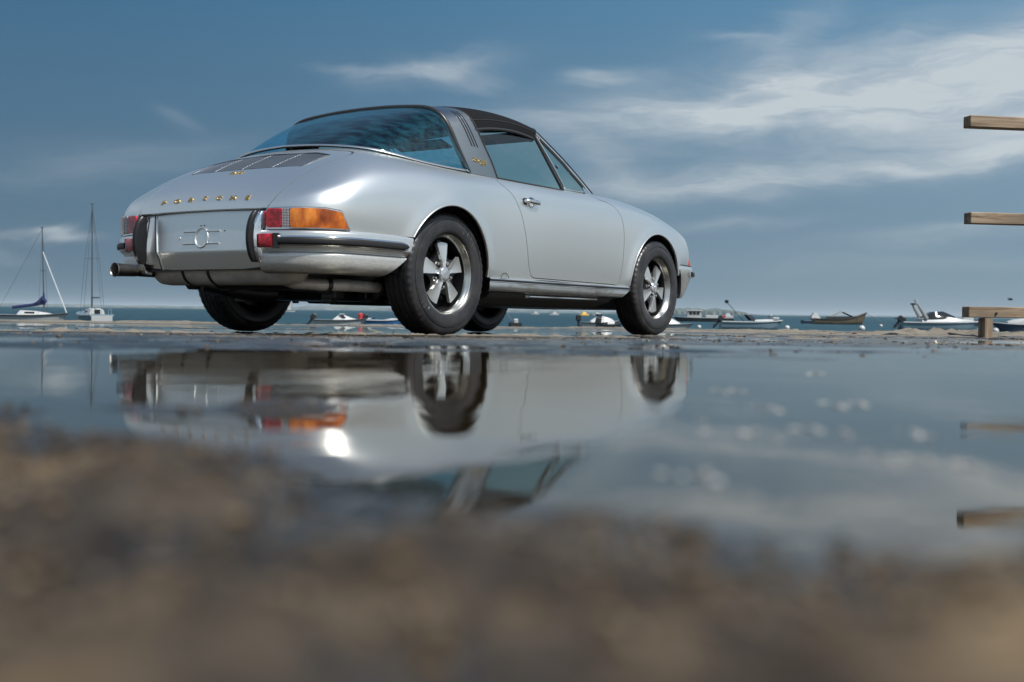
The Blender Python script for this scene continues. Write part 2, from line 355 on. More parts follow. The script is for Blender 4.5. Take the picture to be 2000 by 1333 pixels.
class MB:
    """plain mesh builder: boxes, tubes, lathes, grids, joined"""
    def __init__(s): s.V=[];s.F=[]
    def add(s,V,F):
        n=len(s.V); s.V+=[tuple(float(c) for c in v) for v in V]; s.F+=[tuple(i+n for i in q) for q in F]; return s
    def box(s,a,b,bev=0.0,rot=None,piv=None):
        (x0,y0,z0),(x1,y1,z1)=a,b
        if bev<=0:
            V=[(x,y,z) for x in (x0,x1) for y in (y0,y1) for z in (z0,z1)]
            F=[(0,1,3,2),(4,6,7,5),(0,4,5,1),(2,3,7,6),(0,2,6,4),(1,5,7,3)]
        else:
            V=[];ix={}
            for xi,x in enumerate((x0,x1)):
                for yi,y in enumerate((y0,y1)):
                    for zi,z in enumerate((z0,z1)):
                        sx,sy,sz=(1,-1)[xi],(1,-1)[yi],(1,-1)[zi]
                        for k in range(3):
                            v=[x+sx*bev,y+sy*bev,z+sz*bev]; v[k]=(x,y,z)[k]; ix[(xi,yi,zi,k)]=len(V); V.append(tuple(v))
            F=[]
            for k in range(3):
                o=[i for i in range(3) if i!=k]
                for e in (0,1):
                    q=[]
                    for (p,r) in ((0,0),(1,0),(1,1),(0,1)):
                        c=[0,0,0]; c[k]=e; c[o[0]]=p; c[o[1]]=r; q.append(ix[(*c,k)])
                    F.append(tuple(q))
            for k in range(3):
                o=[i for i in range(3) if i!=k]
                for p in (0,1):
                    for r in (0,1):
                        c0=[0,0,0];c1=[0,0,0]; c0[k]=0;c1[k]=1; c0[o[0]]=c1[o[0]]=p; c0[o[1]]=c1[o[1]]=r
                        F.append((ix[(*c0,o[0])],ix[(*c1,o[0])],ix[(*c1,o[1])],ix[(*c0,o[1])]))
            for xi in (0,1):
                for yi in (0,1):
                    for zi in (0,1): F.append(tuple(ix[(xi,yi,zi,k)] for k in range(3)))
            c=np.array([(x0+x1)/2,(y0+y1)/2,(z0+z1)/2]); G=[]
            for q in F:
                p=[np.array(V[i]) for i in q]; n=np.cross(p[1]-p[0],p[2]-p[0]); G.append(q if n@(sum(p)/len(p)-c)>0 else q[::-1])
            F=G
        if rot is not None:
            pv=Vector(piv if piv is not None else ((x0+x1)/2,(y0+y1)/2,(z0+z1)/2)); V=[tuple(rot@(Vector(v)-pv)+pv) for v in V]
        return s.add(V,F)
    def tube(s,P,r,n=10,caps=True,ref=None,flat=1.0):
        P=[Vector(p) for p in P]; rr=r if hasattr(r,'__len__') else [r]*len(P); V=[];F=[]; prev=None
        for i,p in enumerate(P):
            d=(P[min(i+1,len(P)-1)]-P[max(i-1,0)]).normalized()
            if prev is None:
                a=Vector(ref) if ref else (Vector((0,0,1)) if abs(d.z)<0.9 else Vector((1,0,0)))
            else: a=prev
            e1=(a-d*a.dot(d)).normalized(); e2=d.cross(e1); prev=e1
            for k in range(n):
                t=2*math.pi*k/n; V.append(p+e1*math.cos(t)*rr[i]+e2*math.sin(t)*rr[i]*flat)
        for i in range(len(P)-1):
            for k in range(n): F.append((i*n+k,i*n+(k+1)%n,(i+1)*n+(k+1)%n,(i+1)*n+k))
        if caps: F.append(tuple(range(n))[::-1]); F.append(tuple((len(P)-1)*n+k for k in range(n)))
        return s.add(V,F)
    def lathe(s,prof,n=48,axis='y',c=(0,0,0),a0=0,a1=2*math.pi):
        """prof: (along axis, radius)"""
        full=abs(a1-a0-2*math.pi)<1e-6; m=n if full else n+1; V=[];F=[]
        for (y,r) in prof:
            for k in range(m):
                t=a0+(a1-a0)*k/n
                if axis=='y': V.append((c[0]+r*math.cos(t),c[1]+y,c[2]+r*math.sin(t)))
                elif axis=='x': V.append((c[0]+y,c[1]+r*math.cos(t),c[2]+r*math.sin(t)))
                else: V.append((c[0]+r*math.cos(t),c[1]+r*math.sin(t),c[2]+y))
        for i in range(len(prof)-1):
            for k in range(n if full else n):
                a=i*m+k; b=i*m+(k+1)%m; F.append((a,b,b+m,a+m))
        return s.add(V,F)
    def prism(s,poly,z0,z1,map_=lambda x,y,z:(x,y,z)):
        n=len(poly); V=[map_(x,y,z0) for x,y in poly]+[map_(x,y,z1) for x,y in poly]
        F=[tuple(range(n))[::-1],tuple(range(n,2*n))]+[(i,(i+1)%n,(i+1)%n+n,i+n) for i in range(n)]
        return s.add(V,F)
    def mesh(s,name,smooth=35):
        me=bpy.data.meshes.new(name); me.from_pydata(s.V,[],s.F)
        if smooth:
            me.polygons.foreach_set('use_smooth',[True]*len(me.polygons))
            me.update()
            import bmesh
            b=bmesh.new(); b.from_mesh(me); bmesh.ops.recalc_face_normals(b,faces=b.faces); lim=R_(smooth)
            for e in b.edges: e.smooth=not(len(e.link_faces)==2 and e.calc_face_angle(0)>lim)
            b.to_mesh(me); b.free()
        me.update(); return me
    def obj(s,name,m,parent=None,smooth=35,**kw): return link(name,s.mesh(name,smooth),m,parent,**kw)
# ================================================================== THE CAR
car=link('sports_car',None,label='silver targa sports car with black roof panel parked on the wet sandy ground',cat='car')
YAW=math.atan2(0.561,0.828); CAR_O=Vector((-0.956,6.384,-0.080))
cF=Vector((math.sin(YAW),math.cos(YAW),-0.0101*0.828)).normalized(); cR=Vector((math.cos(YAW),-math.sin(YAW),0)); cU=cR.cross(cF)
CARM=Matrix(((cF.x,-cR.x,cU.x,CAR_O.x),(cF.y,-cR.y,cU.y,CAR_O.y),(cF.z,-cR.z,cU.z,CAR_O.z),(0,0,0,1)))
car.matrix_world=CARM
# ---- body surface: cross sections (s,z) at stations along the car, from the lower edge over the shoulder to the centre line
SEC=[
(-.937,[(.430,.475),(.432,.50),(.433,.525),(.433,.545),(.430,.560),(.420,.570),(.400,.575),(.33,.578),(.22,.580),(.11,.581),(0,.581)]),
(-.925,[(.505,.475),(.508,.50),(.510,.53),(.510,.555),(.505,.572),(.490,.585),(.460,.597),(.36,.609),(.24,.614),(.12,.616),(0,.617)]),
(-.90,[(.592,.475),(.596,.505),(.598,.54),(.598,.563),(.590,.583),(.568,.602),(.525,.619),(.41,.638),(.27,.646),(.13,.650),(0,.651)]),
(-.85,[(.670,.475),(.675,.51),(.678,.545),(.678,.575),(.670,.602),(.648,.628),(.600,.652),(.47,.674),(.31,.685),(.15,.690),(0,.692)]),
(-.77,[(.728,.475),(.733,.515),(.737,.55),(.738,.588),(.730,.624),(.708,.658),(.655,.690),(.52,.722),(.35,.738),(.17,.746),(0,.749)]),
(-.65,[(.755,.475),(.761,.52),(.765,.565),(.764,.615),(.755,.660),(.729,.706),(.670,.748),(.54,.788),(.36,.808),(.18,.817),(0,.820)]),
(-.50,[(.766,.475),(.773,.53),(.777,.585),(.775,.645),(.763,.700),(.733,.752),(.673,.800),(.55,.848),(.37,.872),(.18,.883),(0,.887)]),
(-.35,[(.772,.475),(.780,.54),(.784,.605),(.781,.668),(.768,.724),(.737,.777),(.678,.824),(.57,.875),(.39,.918),(.19,.937),(0,.944)]),
(-.15,[(.776,.465),(.785,.545),(.790,.618),(.787,.685),(.774,.742),(.744,.795),(.690,.838),(.60,.878),(.41,.930),(.2,.957),(0,.966)]),
(.08,[(.772,.39),(.783,.50),(.789,.600),(.787,.685),(.775,.745),(.748,.797),(.698,.840),(.625,.868),(.43,.925),(.2,.957),(0,.966)]),
(.34,[(.757,.31),(.769,.44),(.776,.57),(.775,.67),(.766,.737),(.744,.793),(.703,.838),(.645,.862),(.44,.915),(.2,.945),(0,.952)]),
(.8,[(.752,.31),(.765,.43),(.773,.55),(.773,.66),(.764,.735),(.745,.793),(.710,.836),(.655,.858),(.45,.90),(.2,.93),(0,.938)]),
(1.3,[(.750,.31),(.763,.43),(.771,.55),(.771,.66),(.761,.735),(.740,.795),(.703,.840),(.650,.864),(.45,.895),(.2,.918),(0,.925)]),
(1.6,[(.748,.31),(.761,.43),(.768,.55),(.767,.66),(.757,.735),(.734,.800),(.694,.848),(.630,.872),(.44,.880),(.2,.900),(0,.907)]),
(1.9,[(.748,.31),(.761,.43),(.768,.55),(.767,.66),(.755,.735),(.728,.800),(.680,.848),(.61,.866),(.42,.845),(.2,.865),(0,.872)]),
(2.25,[(.752,.34),(.764,.45),(.771,.56),(.767,.66),(.752,.730),(.718,.788),(.660,.828),(.585,.838),(.40,.795),(.2,.812),(0,.818)]),
(2.6,[(.742,.41),(.752,.49),(.757,.56),(.753,.63),(.737,.690),(.700,.742),(.645,.778),(.575,.786),(.39,.727),(.2,.742),(0,.749)]),
(2.8,[(.713,.46),(.722,.51),(.726,.565),(.720,.62),(.703,.668),(.668,.710),(.620,.735),(.555,.742),(.38,.680),(.2,.697),(0,.704)]),
(2.92,[(.672,.48),(.680,.52),(.683,.56),(.677,.60),(.661,.640),(.632,.672),(.588,.690),(.535,.695),(.37,.640),(.2,.657),(0,.665)]),
(3.0,[(.617,.485),(.623,.51),(.625,.535),(.620,.56),(.607,.585),(.582,.605),(.543,.617),(.49,.619),(.35,.603),(.2,.621),(0,.630)]),
(3.05,[(.52,.485),(.524,.50),(.526,.512),(.522,.525),(.510,.540),(.490,.550),(.46,.556),(.42,.560),(.3,.570),(.17,.588),(0,.596)]),
(3.075,[(.42,.485),(.422,.488),(.422,.492),(.418,.496),(.41,.50),(.39,.503),(.36,.505),(.32,.507),(.24,.513),(.13,.520),(0,.524)])]
RA=(-.01,.31,.345); FA=(2.255,.318,.350)
def body_half():
    X=np.array([r[0] for r in SEC]); S=np.array([r[1] for r in SEC])
    knot=np.r_[0,np.cumsum([np.hypot(X[i+1]-X[i],0.55*np.abs(S[i+1]-S[i]).max()) for i in range(len(X)-1)])]
    D=np.concatenate([X[:,None,None]*np.ones((len(X),S.shape[1],1)),S],2)
    nv0=S.shape[1]; jj=np.linspace(0,nv0-1,104); 
    Dv=nspline(np.arange(nv0),D.transpose(1,0,2),jj).transpose(1,0,2)
    nu=470; uu=np.linspace(0,knot[-1],nu); G=nspline(knot,Dv,uu)
    G[:,:,1:]=smooth_u(G[:,:,1:],3.2)
    G=smooth_u(G.transpose(1,0,2),1.2).transpose(1,0,2)
    G[:,-1,1]=0
    x,s,z=G[...,0],G[...,1],G[...,2]
    side=np.clip((s-.60)/.12,0,1)
    for (cx,cz,r) in (RA,FA):
        d=np.hypot(x-cx,z-cz); up_=np.clip((z-.25)/.1,0,1)
        s+=side*up_*(0.011*np.exp(-((d-r)/.045)**2)+0.007*np.exp(-((d-r)/.13)**2))
    return np.stack([x,-s,z],-1)
BG=body_half()
right=Patch.grid(BG)
# glass-house opening in the body (plan, x against lateral distance)
BASE=[(.309,.655,.862),(.091,.632,.866),(-.098,.585,.884),(-.245,.505,.911),(-.325,.37,.930),(-.368,.2,.941),(-.385,0,.947)]
OPEN=[(x,s) for x,s,z in BASE]
front=[(1.54,.648),(1.60,.60),(1.67,.48),(1.72,.33),(1.75,.16),(1.76,0)]
opening=np.array([(x,s) for x,s in curve([(x,s,0) for x,s,z in BASE[::-1]],40)[:,:2]]+[(.54,.665),(.85,.667),(1.22,.662),(1.45,.655)]+front)
opening=np.vstack([opening,(opening*np.array([1,-1]))[::-1]])
def f_open(P): 
    f=np.full(len(P.V),-1.0); k=P.V[:,2]>.80; f[k]=sdpoly(opening,np.c_[P.V[k,0],np.abs(P.V[k,1])]); return f
def f_arch(P):
    V=P.V; f=np.full(len(V),1.0)
    for cx,cz,r in (RA,FA):
        d=np.hypot(V[:,0]-cx,np.maximum(V[:,2]-cz,0)*1.0)-r; f=np.minimum(f,d)
    return np.where(np.abs(V[:,1])>.5,f,1.0)
def f_tail(P):
    V=P.V; return np.where((np.abs(V[:,1])<.445)&(V[:,0]<-.93),V[:,2]-.577,1.0)
right=right.clip(f_open(right),-1); right=right.clip(f_arch(right)); right=right.clip(f_tail(right))
# ---- door
DOOR=[(.462,.90),(.492,.832),(.560,.775),(.592,.740),(.662,.609),(.718,.443),(.750,.362),(.775,.330),(.820,.3225),(1.30,.320),(1.72,.3175),(1.768,.3195),(1.785,.36),(1.803,.50),(1.803,.695),(1.785,.76),(1.740,.805),(1.66,.83),(1.56,.85),(1.53,.90)]
doorpoly=closed_curve([(a,b,0) for a,b in DOOR[1:-1]],160)[:,:2]
doorpoly=np.array(list(curve([(a,b,0) for a,b in DOOR[:8]],60)[:,:2])+[(.80,.3235),(1.3,.320)]+list(curve([(a,b,0) for a,b in DOOR[10:]],60)[:,:2]))
def f_door(P):
    V=P.V; f=np.full(len(V),-1.0); k=(np.abs(V[:,1])>.55)&(V[:,0]>.3)&(V[:,0]<2.0); f[k]=sdpoly(doorpoly,V[k][:,[0,2]]); return f
GAP=0.0022
fd=f_door(right); door=right.clip(fd-GAP); right=right.clip(-fd-GAP)
# ---- engine lid (s against z) and luggage lid (plan)
LID=[(.437,.5775),(.452,.60),(.470,.68),(.492,.79),(.505,.855)]
TOPL=[(.505,.868),(.485,.884),(.40,.905),(.2,.925),(0,.930)]
lid_r=list(curve([(a,b,0) for a,b in LID],30)[:,:2])+list(curve([(a,b,0) for a,b in TOPL],30)[:,:2])
lidpoly=np.array([(0,.5)]+[(.437,.5)]+lid_r); lidpoly=np.vstack([lidpoly[1:],(lidpoly[1:]*[-1,1])[::-1]])
hood=np.array(list(curve([(3.05,.36,0),(2.9,.42,0),(2.6,.475,0),(2.2,.50,0),(1.95,.505,0),(1.83,.49,0)],30)[:,:2])+[(1.80,.40),(1.83,.2),(1.84,0)]); hood=np.vstack([hood,(hood*[1,-1])[::-1]])
full=right.join(right.mirror()).weld()
V=full.V; f=np.full(len(V),-1.0); k=(V[:,0]<-.2)&(np.abs(V[:,1])<.62); f[k]=sdpoly(lidpoly,np.c_[V[k,1],V[k,2]])
lid=full.clip(f-GAP); full=full.clip(-f-GAP)
V=full.V; f=np.full(len(V),-1.0); k=(V[:,0]>1.7)&(np.abs(V[:,1])<.62); f[k]=sdpoly(hood,V[k][:,:2])
hoodp=full.clip(f-GAP); full=full.clip(-f-GAP)
body=patch_obj('body',full.rim(.016),'paint',car)
for dP in (door,door.mirror()):
    link('door',raw_mesh('door',*(lambda p:(p.V,p.F,p.N))(dP.rim(.016))),'paint',car)
doors=[o for o in car.children if o.name.startswith('door')]
hood_o=patch_obj('luggage_lid',hoodp.rim(.012),'paint',car)
# grille opening in the engine lid
GRI=roundpoly([(-.395,.800),(.395,.800),(.425,.868),(.30,.892),(0,.901),(-.30,.892),(-.425,.868)],.02)
def body_z(x,s):
    """height of the body surface above a plan point, by nearest grid samples"""
    g=BG.reshape(-1,3); m=(np.abs(g[:,0]-x)<.05)&(np.abs(-g[:,1]-abs(s))<.05); c=g[m]
    d=np.hypot(c[:,0]-x,-c[:,1]-abs(s)); o=np.argsort(d)[:4]; w_=1/(d[o]+1e-5); return float((c[o,2]*w_).sum()/w_.sum())
V=lid.V; f=sdpoly(GRI,np.c_[V[:,1],V[:,2]])
lidp=lid.clip(-f)
lid_o=patch_obj('engine_lid',lidp.rim(.014),'paint',car)
# inner surface behind every gap and behind the grille
inner=Patch.grid(BG); inner=inner.clip(f_open(inner),-1); inner=inner.clip(f_arch(inner)); inner=inner.clip(f_tail(inner)); inner=inner.offset(-.018)
inner=inner.join(inner.mirror()); patch_obj('inner_shell',inner,'liner',car)
# grille slats and bars on the lid surface
def lid_pt(s,z,off=0.0):
    """point of the engine lid at lateral s and height z, with its normal"""
    x=LIDX(s,z); e=.004; dx_ds=(LIDX(s+e,z)-LIDX(s-e,z))/(2*e); dx_dz=(LIDX(s,z+e)-LIDX(s,z-e))/(2*e)
    n=np.array([-1.0,-dx_ds,dx_dz])
    n=n/np.linalg.norm(n)
    return np.array([x,-s,z])+n*off,n
_rows=[]
for i in range(BG.shape[0]):
    if BG[i,0,0]<0.02:
        a_=-BG[i,::-1,1]; j_=int(np.argmax(a_))+1; _rows.append((a_[:j_],BG[i,::-1,2][:j_],BG[i,0,0]))
_ss=np.linspace(0,.6,61); _Z=np.array([np.interp(_ss,r[0],r[1]) for r in _rows]); _X=np.array([r[2] for r in _rows])
def LIDX(s,z):
    s=abs(s); j=min(int(s/.01),59); t=s/.01-j; zc=_Z[:,j]*(1-t)+_Z[:,j+1]*t
    return float(np.interp(z,zc,_X))
gr_zmin=lambda s: .8005
def gri_top(s):
    s=abs(s); return float(np.interp(s,[0,.30,.425],[.900,.891,.867]))
nsl=12
for i in range(nsl):
    k=(i+0.5)/nsl; mb=MB(); V=[];F=[]
    ss=np.linspace(-.405-.012*k,.405+.012*k,25)
    for s in ss:
        z=.8035+(gri_top(s)-.0055-.8035)*k; p,n=lid_pt(s,z,-.0015); up_=np.array([.85,0,.5]); up_=up_-n*(up_@n); up_/=np.linalg.norm(up_)
        for a,b in ((-.0024,.0005),(.0022,.0022),(.0024,.0010),(-.0022,-.0008)): V.append(p+up_*a+n*b)
    for q in range(len(ss)-1):
        for r in range(4): F.append((q*4+r,q*4+(r+1)%4,(q+1)*4+(r+1)%4,(q+1)*4+r))
    F+= [(0,1,2,3),tuple(len(V)-4+r for r in (3,2,1,0))]; mb.add(V,F); mb.obj('grille_slat','grille',lid_o)
for s in (-.39,-.20,0,.20,.39):
    mb=MB(); P=[lid_pt(s*(1+.04*k),.802+(gri_top(s)-.804)*k,-.0002)[0] for k in np.linspace(0,1,8)]; mb.tube([tuple(p) for p in P],.0024,6); mb.obj('grille_bar','brushed',lid_o)
P=[tuple(lid_pt(a,b,.0005)[0]) for a,b in GRI]; mb=MB(); mb.tube(P+[P[0]],.0030,6,caps=False); mb.obj('grille_frame','brushed',lid_o)
# ---- lettering
def text_mesh(s,size,ext,shear=0.0,sx=1.0,bold=0.0):
    c=bpy.data.curves.new('letter','FONT'); c.body=s; c.size=size; c.extrude=ext; c.bevel_depth=ext*.25; c.shear=shear; c.offset=bold; c.align_x='CENTER'; c.align_y='CENTER'; c.resolution_u=3
    o=bpy.data.objects.new('letter',c); scene.collection.objects.link(o); dg=bpy.context.evaluated_depsgraph_get(); dg.update()
    me=bpy.data.meshes.new_from_object(o.evaluated_get(dg)); bpy.data.objects.remove(o); bpy.data.curves.remove(c)
    me.transform(Matrix.Diagonal((sx,1,1,1))); return me
def place(o,p,xaxis,normal):
    n=Vector(normal).normalized(); x=Vector(xaxis); x=(x-n*x.dot(n)).normalized(); y=n.cross(x)
    o.matrix_local=Matrix(((x.x,y.x,n.x,p[0]),(x.y,y.y,n.y,p[1]),(x.z,y.z,n.z,p[2]),(0,0,0,1)))
# the word runs left to right as seen from behind: from +y (left) to -y (right)
for i,ch in enumerate('PORSCHE'):
    s=-.291+.097*i; p,n=lid_pt(s,.638-.010*abs(s)/.29,.002)
    o=link('letter',text_mesh(ch,.034,.0012,0,1.60,.0006),'gold',lid_o); place(o,p,(0,-1,0),n)
p,n=lid_pt(0.005,.779,.002); o=link('model_badge',text_mesh('911S',.032,.0012,.25,1.35,.0004),'gold',lid_o); place(o,p,(0,-1,0),n)
# ---- perimeter path used by bumpers: plan line of the body at its lower edge, rear corner
def plan_line(z,x0,x1,n):
    rows=[]
    for i in range(BG.shape[0]):
        if x0<=BG[i,0,0]<=x1:
            zz=BG[i,:,2]; j=np.argmax(zz>=z) if (zz>=z).any() else 0; rows.append((BG[i,0,0],-BG[i,j,1]))
    rows=np.array(rows); return rows
def sweep_side(prof,path,side=1,flip=False):
    """prof: (outward offset, z); path: plan points (x,s) rear centre -> forwards"""
    P=np.asarray(path,float); T_=np.gradient(P,axis=0); T_/=np.linalg.norm(T_,axis=1,keepdims=True); Nn=np.c_[-T_[:,1],T_[:,0]]  # outward: to the left of travel in (x,s)
    G=np.zeros((len(P),len(prof),3))
    for j,(d,z) in enumerate(prof): q=P+Nn*d; G[:,j]=np.c_[q[:,0],-q[:,1],np.full(len(P),z)]
    return G
rear_plan=[(-.945,.36),(-.943,.44),(-.930,.51),(-.903,.59),(-.852,.668),(-.775,.728),(-.65,.757),(-.50,.768),(-.30,.774)]
RP=curve([(a,b,0) for a,b in rear_plan],100)[:,:2]; RP=RP[RP[:,1]>.405]
def dense(prof,n): return curve([(a,b,0) for a,b in prof],n)[:,:2]
def rear_clip(P):
    V=P.V; z=V[:,2]; xe=np.where(z>.37,-.318-(.47-z)*.33,-.351-(.37-z)*1.45); return xe-V[:,0]
bprof=list(dense([(-.012,.4735),(.004,.4742),(.014,.471),(.021,.463)],8))+list(dense([(.0215,.4615),(.0225,.43),(.0215,.403)],8))+list(dense([(.0205,.401),(.012,.392),(.004,.385),(-.002,.377),(-.014,.374)],10))
vprof=list(dense([(-.010,.374),(.004,.372),(.007,.350),(.003,.322),(-.010,.298),(-.030,.284),(-.055,.280)],22))
bumper=link('rear_bumper',None,parent=car)
for sgn in (1,-1):
    B=Patch.grid(sweep_side(bprof,RP)[:, ::-1]); V_=Patch.grid(sweep_side(vprof,RP)[:, ::-1])
    B=B.clip(rear_clip(B)); V_=V_.clip(rear_clip(V_))
    if sgn<0: B=B.mirror(); V_=V_.mirror()
    patch_obj('bumper_blade',B.rim(.02),'paint',bumper); patch_obj('lower_valance',V_.rim(.012),'paint_low',bumper)
    # deco strip: chrome edged black rubber, ending in a rounded tip
    def strip(d0,z0,z1,hh,x1,i0=0):
        idx=[i for i,p in enumerate(RP) if i>=i0 and p[0]<x1]; path=RP[idx]; zc=(z0+z1)/2; g=sweep_side([(d0,z0),(d0+hh*.7,z0+.003),(d0+hh,z0+(z1-z0)*.3),(d0+hh,z1-(z1-z0)*.3),(d0+hh*.7,z1-.003),(d0,z1)],path)
        L=len(path); 
        for k in range(6):
            i=L-1-k; t=math.sqrt(max(0,1-((6-k)/6)**2)) if k<6 else 1
            g[i,:,2]=zc+(g[i,:,2]-zc)*max(t,.02)
        return g
    g1=strip(.019,.399,.449,.008,-.352); g2=strip(.0265,.407,.441,.009,-.362)
    i_in=int(np.argmax(RP[:,1]>.515))
    for nm,gg,mm in (('chrome_moulding',g1,'chrome'),('rubber_strip',g2[i_in:],'dull_rubber')):
        pp=Patch.grid(gg[:,::-1]); pp=pp if sgn>0 else pp.mirror(); me=raw_mesh(nm,pp.V,pp.F,None); link(nm,me,mm,bumper)
    # overrider
    zz=np.linspace(.330,.562,18); V=[];F=[]
    bow=lambda z:.052*max(0,1-((z-.444)/.122)**2)**.62
    def slab(s0,s1,xin,xoff,scale,name,m,par):
        V=[];F=[]
        for z in zz:
            b=bow(z)*scale+xoff
            V+= [(xin,-s0*sgn,z),(-.940-b+.012,-s0*sgn,z),(-.940-b,-(s0+(s1-s0)*.22)*sgn,z),(-.940-b,-(s0+(s1-s0)*.78)*sgn,z),(-.940-b+.012,-s1*sgn,z),(xin,-s1*sgn,z)]
        for i in range(len(zz)-1):
            for k in range(6): F.append((i*6+k,i*6+(k+1)%6,(i+1)*6+(k+1)%6,(i+1)*6+k))
        F+=[tuple(range(6))[::-1],tuple(len(V)-6+k for k in range(6))]
        return MB().add(V,F).obj(name,m,par,smooth=50)
    ov=slab(.382,.426,-.90,.002,1.0,'overrider','chrome',bumper); slab(.377,.408,-.945,.020,1.0,'overrider_pad','pad',bumper)
    # reflector under the lamp, beside the overrider
    idx=[i for i,p in enumerate(RP) if .425<p[1]<.50]
    g=sweep_side([(.004,.392),(.036,.394),(.040,.400),(.040,.450),(.036,.456),(.004,.458)],RP[idx][::1]); g=g if sgn>0 else g*np.array([1,-1,1])
    mb=MB(); n,m_=g.shape[:2]; mb.add(g.reshape(-1,3),[(i*m_+k,i*m_+(k+1)%m_,(i+1)*m_+(k+1)%m_,(i+1)*m_+k) for i in range(n-1) for k in range(m_)]+[tuple(range(m_)),tuple((n-1)*m_+k for k in range(m_))[::-1]])
    mb.obj('rear_reflector','red',car,smooth=50)
    idx=[i for i,p in enumerate(RP) if .495<p[1]<.525]
    g=sweep_side([(.0,.390),(.032,.392),(.032,.458),(.0,.461)],RP[idx]); g=g if sgn>0 else g*np.array([1,-1,1]); mb=MB(); n,m_=g.shape[:2]
    mb.add(g.reshape(-1,3),[(i*m_+k,i*m_+(k+1)%m_,(i+1)*m_+(k+1)%m_,(i+1)*m_+k) for i in range(n-1) for k in range(m_)]+[tuple(range(m_)),tuple((n-1)*m_+k for k in range(m_))[::-1]]); mb.obj('reflector_end_cap','black_trim',car,smooth=50)
# ---- tail lamps: lenses standing proud of the rear corner
base=Patch.grid(BG); kk=base.V[:,0]; base=base.clip(-.60-base.V[:,0]); base=base.clip(.70-base.V[:,2])
def pcoord(P): return -P.V[:,1]+(P.V[:,0]+.937)
def zone(off,poly):
    P=base.offset(off); f=sdpoly(poly,np.c_[pcoord(base),base.V[:,2]]); return P.clip(f)
def lamp_piece(name,poly,m,off,depth,par,sgn):
    P=zone(off,np.array(poly)).rim(depth); P=P if sgn>0 else P.mirror(); return patch_obj(name,P,m,par)
LZ0,LZ1=.4775,.5735
outer=[(.4455,LZ0),(.4455,LZ1),(.80,LZ1),(.905,.562),(.958,LZ0+.003)]
for sgn in (1,-1):
    lamp=link('tail_lamp',None,parent=car)
    lamp_piece('lamp_housing',[(.442,LZ0-.002),(.442,LZ1+.003),(.80,LZ1+.003),(.909,.566),(.966,LZ0-.002)],'black_trim',.004,.012,lamp,sgn)
    lamp_piece('chrome_bezel',[(.4455,LZ0+.001),(.4455,LZ1+.001),(.80,LZ1),(.906,.563),(.961,LZ0+.001)],'chrome',.011,.014,lamp,sgn)
    a,b=LZ0+.0075,LZ1-.0045
    lamp_piece('red_lens',[(.451,a),(.451,b),(.549,b),(.549,a)],'red',.017,.012,lamp,sgn)
    lamp_piece('clear_lens',[(.550,a),(.550,b),(.595,b),(.595,a)],'clear',.0175,.012,lamp,sgn)
    lamp_piece('amber_lens',[(.596,a),(.596,b),(.800,b),(.899,.557),(.944,a)],'amber',.0185,.014,lamp,sgn)
    # inboard red piece beneath the lid corner
    mb=MB(); mb.box((-.945,-.437 if sgn>0 else .385,LZ0+.006),(-.915,-.385 if sgn>0 else .437,LZ1-.014),.004); mb.obj('inboard_red_lens','red',lamp)
# ---- licence panel between the overriders
pan=MB(); n=40
prof=[(-.905,.5765),(-.908,.560),(-.916,.50),(-.922,.44),(-.926,.392),(-.926,.386),(-.921,.374),(-.905,.33),(-.893,.303),(-.88,.298)]
V=[];F=[]
ss=np.linspace(-.445,.445,n)
for s in ss:
    bulge=.010*(1-(s/.445)**2)
    for (x,z) in prof: V.append((x-bulge,-s,z))
m_=len(prof)
for i in range(n-1):
    for k in range(m_-1): F.append((i*m_+k,(i+1)*m_+k,(i+1)*m_+k+1,i*m_+k+1))
pan.add(V,F); panel=pan.obj('licence_panel','paint',car,smooth=25)
def panel_x(s,z): return float(np.interp(z,[p[1] for p in prof[::-1]],[p[0] for p in prof[::-1]]))-.010*(1-(s/.445)**2)
def emb(P,r,name='pressed_emblem',m='paint',closed=False):
    P=[(panel_x(s,z)-.0003,-s,z) for s,z in P]; mb=MB(); mb.tube(P+([P[0]] if closed else []),r,8,caps=not closed); return mb.obj(name,m,panel,smooth=60)
emb([(.044*math.cos(t),.452+.046*math.sin(t)) for t in np.linspace(0,2*math.pi,33)[:-1]],.0058,closed=True)
for sg in (1,-1):
    for dz in (.030,-.028): emb([(sg*(.034 if k==0 else .125),.452+dz) for k in (0,1)],.0052)
for s,z in ((-.010,.5085),(.014,.509),(.155,.481)):
    mb=MB(); mb.lathe([(-.003,.0001),(-.003,.0028),(.002,.0030)],10,'x',(panel_x(s,z),-s,z)); mb.obj('screw_hole','black_trim',panel)
mb=MB(); mb.lathe([(-.003,.0001),(-.003,.006),(.001,.007)],16,'x',(panel_x(-.155,.452),.155,.452)); mb.obj('screw_head','cap',panel)
mb=MB(); mb.tube([(panel_x(-.325,z)-.0015,.325+(z-.38)*.16-.012,z) for z in np.linspace(.572,.392,9)]+[(panel_x(-.325,z),.306,z) for z in (.36,.33,.305)],.0042,8); mb.obj('panel_seam','paint',panel)
mb=MB(); mb.tube([(panel_x(-.335,z)-.0012,.337+(z-.38)*.16-.012,z) for z in np.linspace(.572,.392,9)]+[(panel_x(-.335,z),.318,z) for z in (.36,.33,.305)],.0026,6); mb.obj('seam_shadow_gap','black_trim',panel)
mb=MB(); mb.box((-.918,-.445,.5768),(-.85,.445,.590)); mb.box((-.90,-.47,.30),(-.86,.47,.58)); mb.obj('rear_cross_panel','liner',car)
